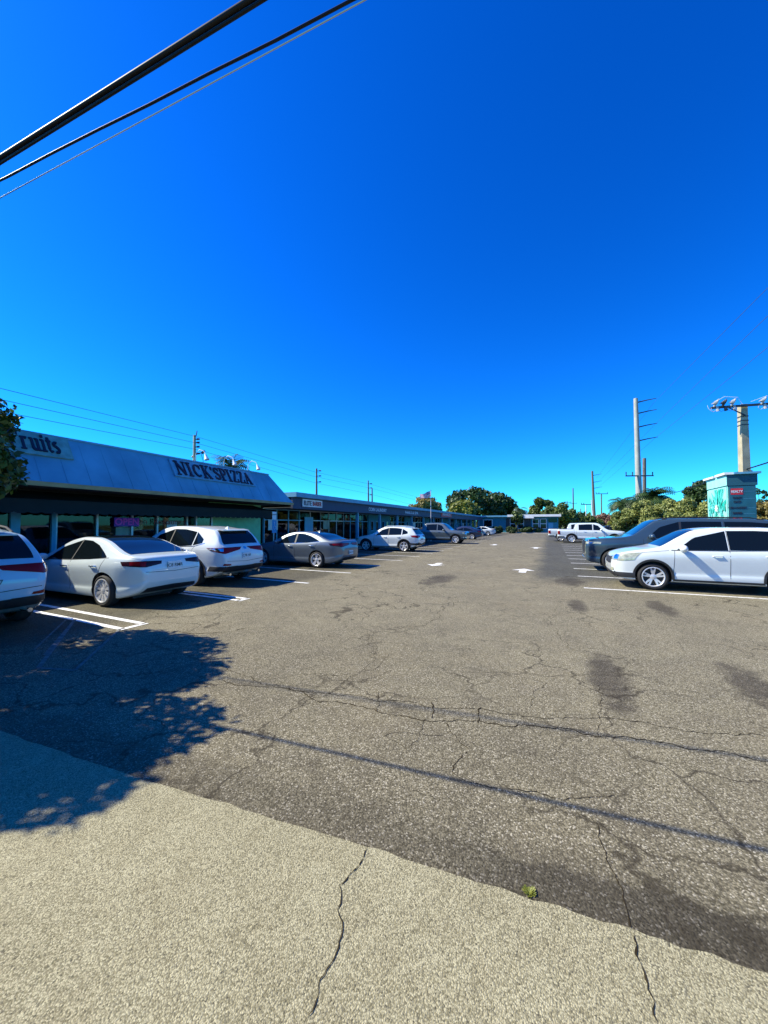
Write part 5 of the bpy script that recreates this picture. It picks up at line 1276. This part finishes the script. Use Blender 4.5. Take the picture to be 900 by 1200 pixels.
# the near tree at the left edge whose shade falls on the lot
nt = tree('street_tree', 'dark leafy tree at the left edge, shading the foreground', -7.30, 3.60, 4.35, 2.82, 1.2, 'leaf_near', 85000, .085, 11, clumps=80, csz=.17, trunk=.14, ry=3.2)
TG = 'trees beyond the far building'
tpx('broadleaf_tree', 'broad dark green tree with a domed crown behind the long building', 560, 571, 100, 88, 'leaf_dark', 9000, .75, 21, c0=2.5, group=TG, clumps=40, csz=.24, trunk=.5)
tpx('broadleaf_tree', 'yellow-green tree in front of the domed dark tree', 539, 585, 82, 46, 'leaf_yellow', 4500, .5, 22, c0=2.2, group=TG, trunk=.3)
tpx('broadleaf_tree', 'brownish green tree behind the flag', 497, 578, 78, 44, 'leaf_brown', 4200, .5, 23, c0=2.0, group=TG, trunk=.3)
tpx('broadleaf_tree', 'small dark tree at the right shoulder of the domed dark tree', 590, 588, 104, 34, 'leaf_dark', 3000, .6, 24, c0=2, group=TG, trunk=.3)
tpx('broadleaf_tree', 'mid green tree right above the far building roof', 635, 582, 98, 34, 'leaf_mid', 4500, .55, 25, c0=1.5, group=TG, trunk=.3)
tpx('broadleaf_tree', 'dark olive tree just right of the far building', 656, 590, 92, 42, 'leaf_mid', 5500, .5, 26, c0=.6, group=TG, trunk=.3)
tpx('broadleaf_tree', 'low dark tree between the far building and the slim pale poles', 672, 601, 100, 34, 'leaf_dark', 3500, .5, 27, c0=.3, group=TG, trunk=.3)
tpx('broadleaf_tree', 'low dark green tree behind the white crew-cab pickup', 690, 604, 92, 30, 'leaf_mid', 3000, .5, 28, c0=.2, group=TG, trunk=.2)
tpx('broadleaf_tree', 'small tree growing before the far building', 605, 597, 76, 16, 'leaf_mid', 1800, .32, 29, c0=1.4, trunk=.12)
tpx('small_tree', 'tip of a small tree showing over the long roof by the paired poles', 447, 588.5, 60, 10, 'leaf_dark', 700, .35, 30, c0=2.5, trunk=.15)
tpx('broadleaf_tree', 'reddish brown scrubby tree beyond the pickup', 706, 601, 118, 20, 'leaf_red', 2600, .5, 31, c0=.4, trunk=.2)
tpx('broadleaf_tree', 'second reddish scrubby tree left of the palms', 720, 603, 112, 22, 'leaf_red', 2600, .5, 32, c0=.4, trunk=.2)
for i, (px, pt, wd, sd_) in enumerate([(583,616,18,1),(600,617,16,2),(617,616.5,18,3),(634,618,14,4)]):
    t = atY(px, pt, 75); tree('shrub', ['leftmost','second','third','rightmost'][i]+' low dark shrub in the bed before the far building', t.x, 75, t.z, wd/2/440*75, .05, 'leaf_dark', 1200, .28, 40+sd_, 'shrub', 'shrubs before the far building', clumps=12, csz=.4, trunk=0, ry=.9)
# olive hedge trees behind the right stalls
HG = 'olive buttonwood bushes beside the road'
for i, (px, pt, Y, wd) in enumerate([(722,600,44,22),(735,592,40,38),(757,584,38,50),(780,581,36,52),(803,580,34,50),(824,580,33,46),(846,583,32,46)]):
    t = atY(px, pt, Y); lab = ['lowest yellowish olive bush at the left end of the roadside hedge', 'second olive bush from the left in the roadside hedge', 'olive bush below the larger palm', 'olive bush right of the larger palm', 'olive bush left of the pylon sign', 'olive bush touching the pylon sign', 'olive bush hidden behind the pylon sign'][i]
    tree('hedge_bush', lab, t.x, Y, t.z, wd/2/440*Y, .15, 'leaf_olive' if i > 0 else 'leaf_yellow', 14000, .17, 60+i, 'bush', HG, clumps=30, csz=.28, trunk=.1)
tpx('broadleaf_tree', 'dark green tree rising left of the pylon sign', 822, 560, 46, 44, 'leaf_dark', 7000, .28, 71, c0=2.5, trunk=.2, clumps=28)
tpx('broadleaf_tree', 'brownish green tree right of the pylon sign', 900, 583, 40, 46, 'leaf_brown', 8000, .25, 72, c0=.6, trunk=.2)
tpx('bare_tree', 'thin dark-leaved treetop against the sky at the right edge', 893, 567, 44, 22, 'leaf_dark', 500, .25, 73, c0=2.5, trunk=.10, clumps=16, csz=.22)
# far-off greenery filling the horizon
t = MB(); g_ = np.random.default_rng(5)
cs = []; ss = []
for i in range(130):
    u = g_.uniform(-150, 190); v = 165 + g_.uniform(0, 70); p_ = W(u, v); cs.append((p_.x, p_.y, g_.uniform(1.0, 3.6))); ss.append(g_.uniform(2.5, 4.2))
V, val = leaves(cs, ss, 1.5, 14000, 6, .8)
o = leaf_obj(V, val, 'distant_treeline', M['leaf_mid'], None); o['kind'] = 'stuff'; o['label'] = 'far-off low treeline along the horizon'; o['category'] = 'treeline'
# palms
def palm(label, px, ptop, Y, R_, seed, n=26, mt='leaf_dark', head=None):
    rg = random.Random(seed); t = atY(px, ptop, Y); H = t.z - R_*.45; o = empty('palm_tree', (t.x, Y, 0), 0, label, 'palm tree')
    MB().tube([(0,0,0),(.05,0,H*.5),(0,0,H)], [.2,.15,.12], 8).build('trunk', M['bark'], o, True)
    V = []; val = []
    for i in range(n):
        a = 2*math.pi*i/n + rg.uniform(-.2,.2); el = rg.uniform(-.2, 1.2); L_ = R_*rg.uniform(.85, 1.15); prev = Vector((0,0,H)); d = Vector((math.cos(a)*math.cos(el), math.sin(a)*math.cos(el), math.sin(el))); K = 12; sv = rg.random()
        for k_ in range(K):
            nx = prev + d*L_/K; d = (d + Vector((0,0,-.17))).normalized(); s_ = d.cross(Vector((0,0,1))).normalized(); ll = R_*.30*math.sin(math.pi*(k_+1.2)/(K+1.5))
            for sgn in (-1, 1):
                tip = nx + s_*sgn*ll + d*ll*.35 - Vector((0,0,ll*.45)); e = d*R_*.05
                V += [prev-e*.2, prev+e, tip+e*.3, tip-e*.3]; val.append(min(1,max(0,sv+rg.uniform(-.2,.2))))
            V += [prev - s_*.02, prev + s_*.02, nx + s_*.015, nx - s_*.015]; val.append(.6)
            prev = nx
    leaf_obj(np.array([list(q) for q in V]), np.array(val), 'crown', M[mt], o); return o
palm('larger palm in front of the tall pale pole', 765, 572, 44, 2.6, 1, 40)
palm('palm left of the tall pale pole, at the edge of the hedge', 728, 581, 48, 2.0, 2, 30)
palm('palm crown between the two tallest palms of the hedge', 745, 580, 47, 2.2, 3, 30)
palm('palm crown peeking over the roof above the word PIZZA', 273, 536, 30, 1.9, 4, 22)
palm('short palm at the right corner of the pizza roof, before the far building', 609, 592, 78, 1.8, 5, 18)
# weed on the seam
g = gnd(620, 1046); o = empty('weed', g, 0, 'little yellow-green weed growing on the pavement seam', 'plant')
V = []; val = []; rg = random.Random(4)
for i in range(120):
    a = rg.uniform(0, 6.28); r_ = rg.uniform(0, .022); L_ = rg.uniform(.006,.016); b_ = Vector((r_*math.cos(a), r_*math.sin(a), .003)); d = Vector((math.cos(a), math.sin(a), rg.uniform(.1,.8))).normalized()*L_; s_ = Vector((-math.sin(a), math.cos(a), 0))*.003
    V += [b_-s_, b_+s_, b_+d+s_, b_+d-s_]; val.append(rg.random())
leaf_obj(np.array([list(q) for q in V]), np.array(val), 'leaves', M['leaf_yellow'], o)
# low verge plants behind right stalls
mb = MB(); cs = []; ss = []
for i in range(60):
    p_ = W(8.2+random.uniform(-.3,.5), 24+i*.9); cs.append((p_.x, p_.y, .18)); ss.append(random.uniform(.25,.45))
V, val = leaves(cs, ss, .16, 9000, 8, .7)
o = leaf_obj(V, val, 'ground_cover', M['leaf_yellow'], None); o['kind'] = 'stuff'; o['label'] = 'yellow-green ground cover along the right kerb'; o['category'] = 'ground cover'

scn.render.engine = 'CYCLES'
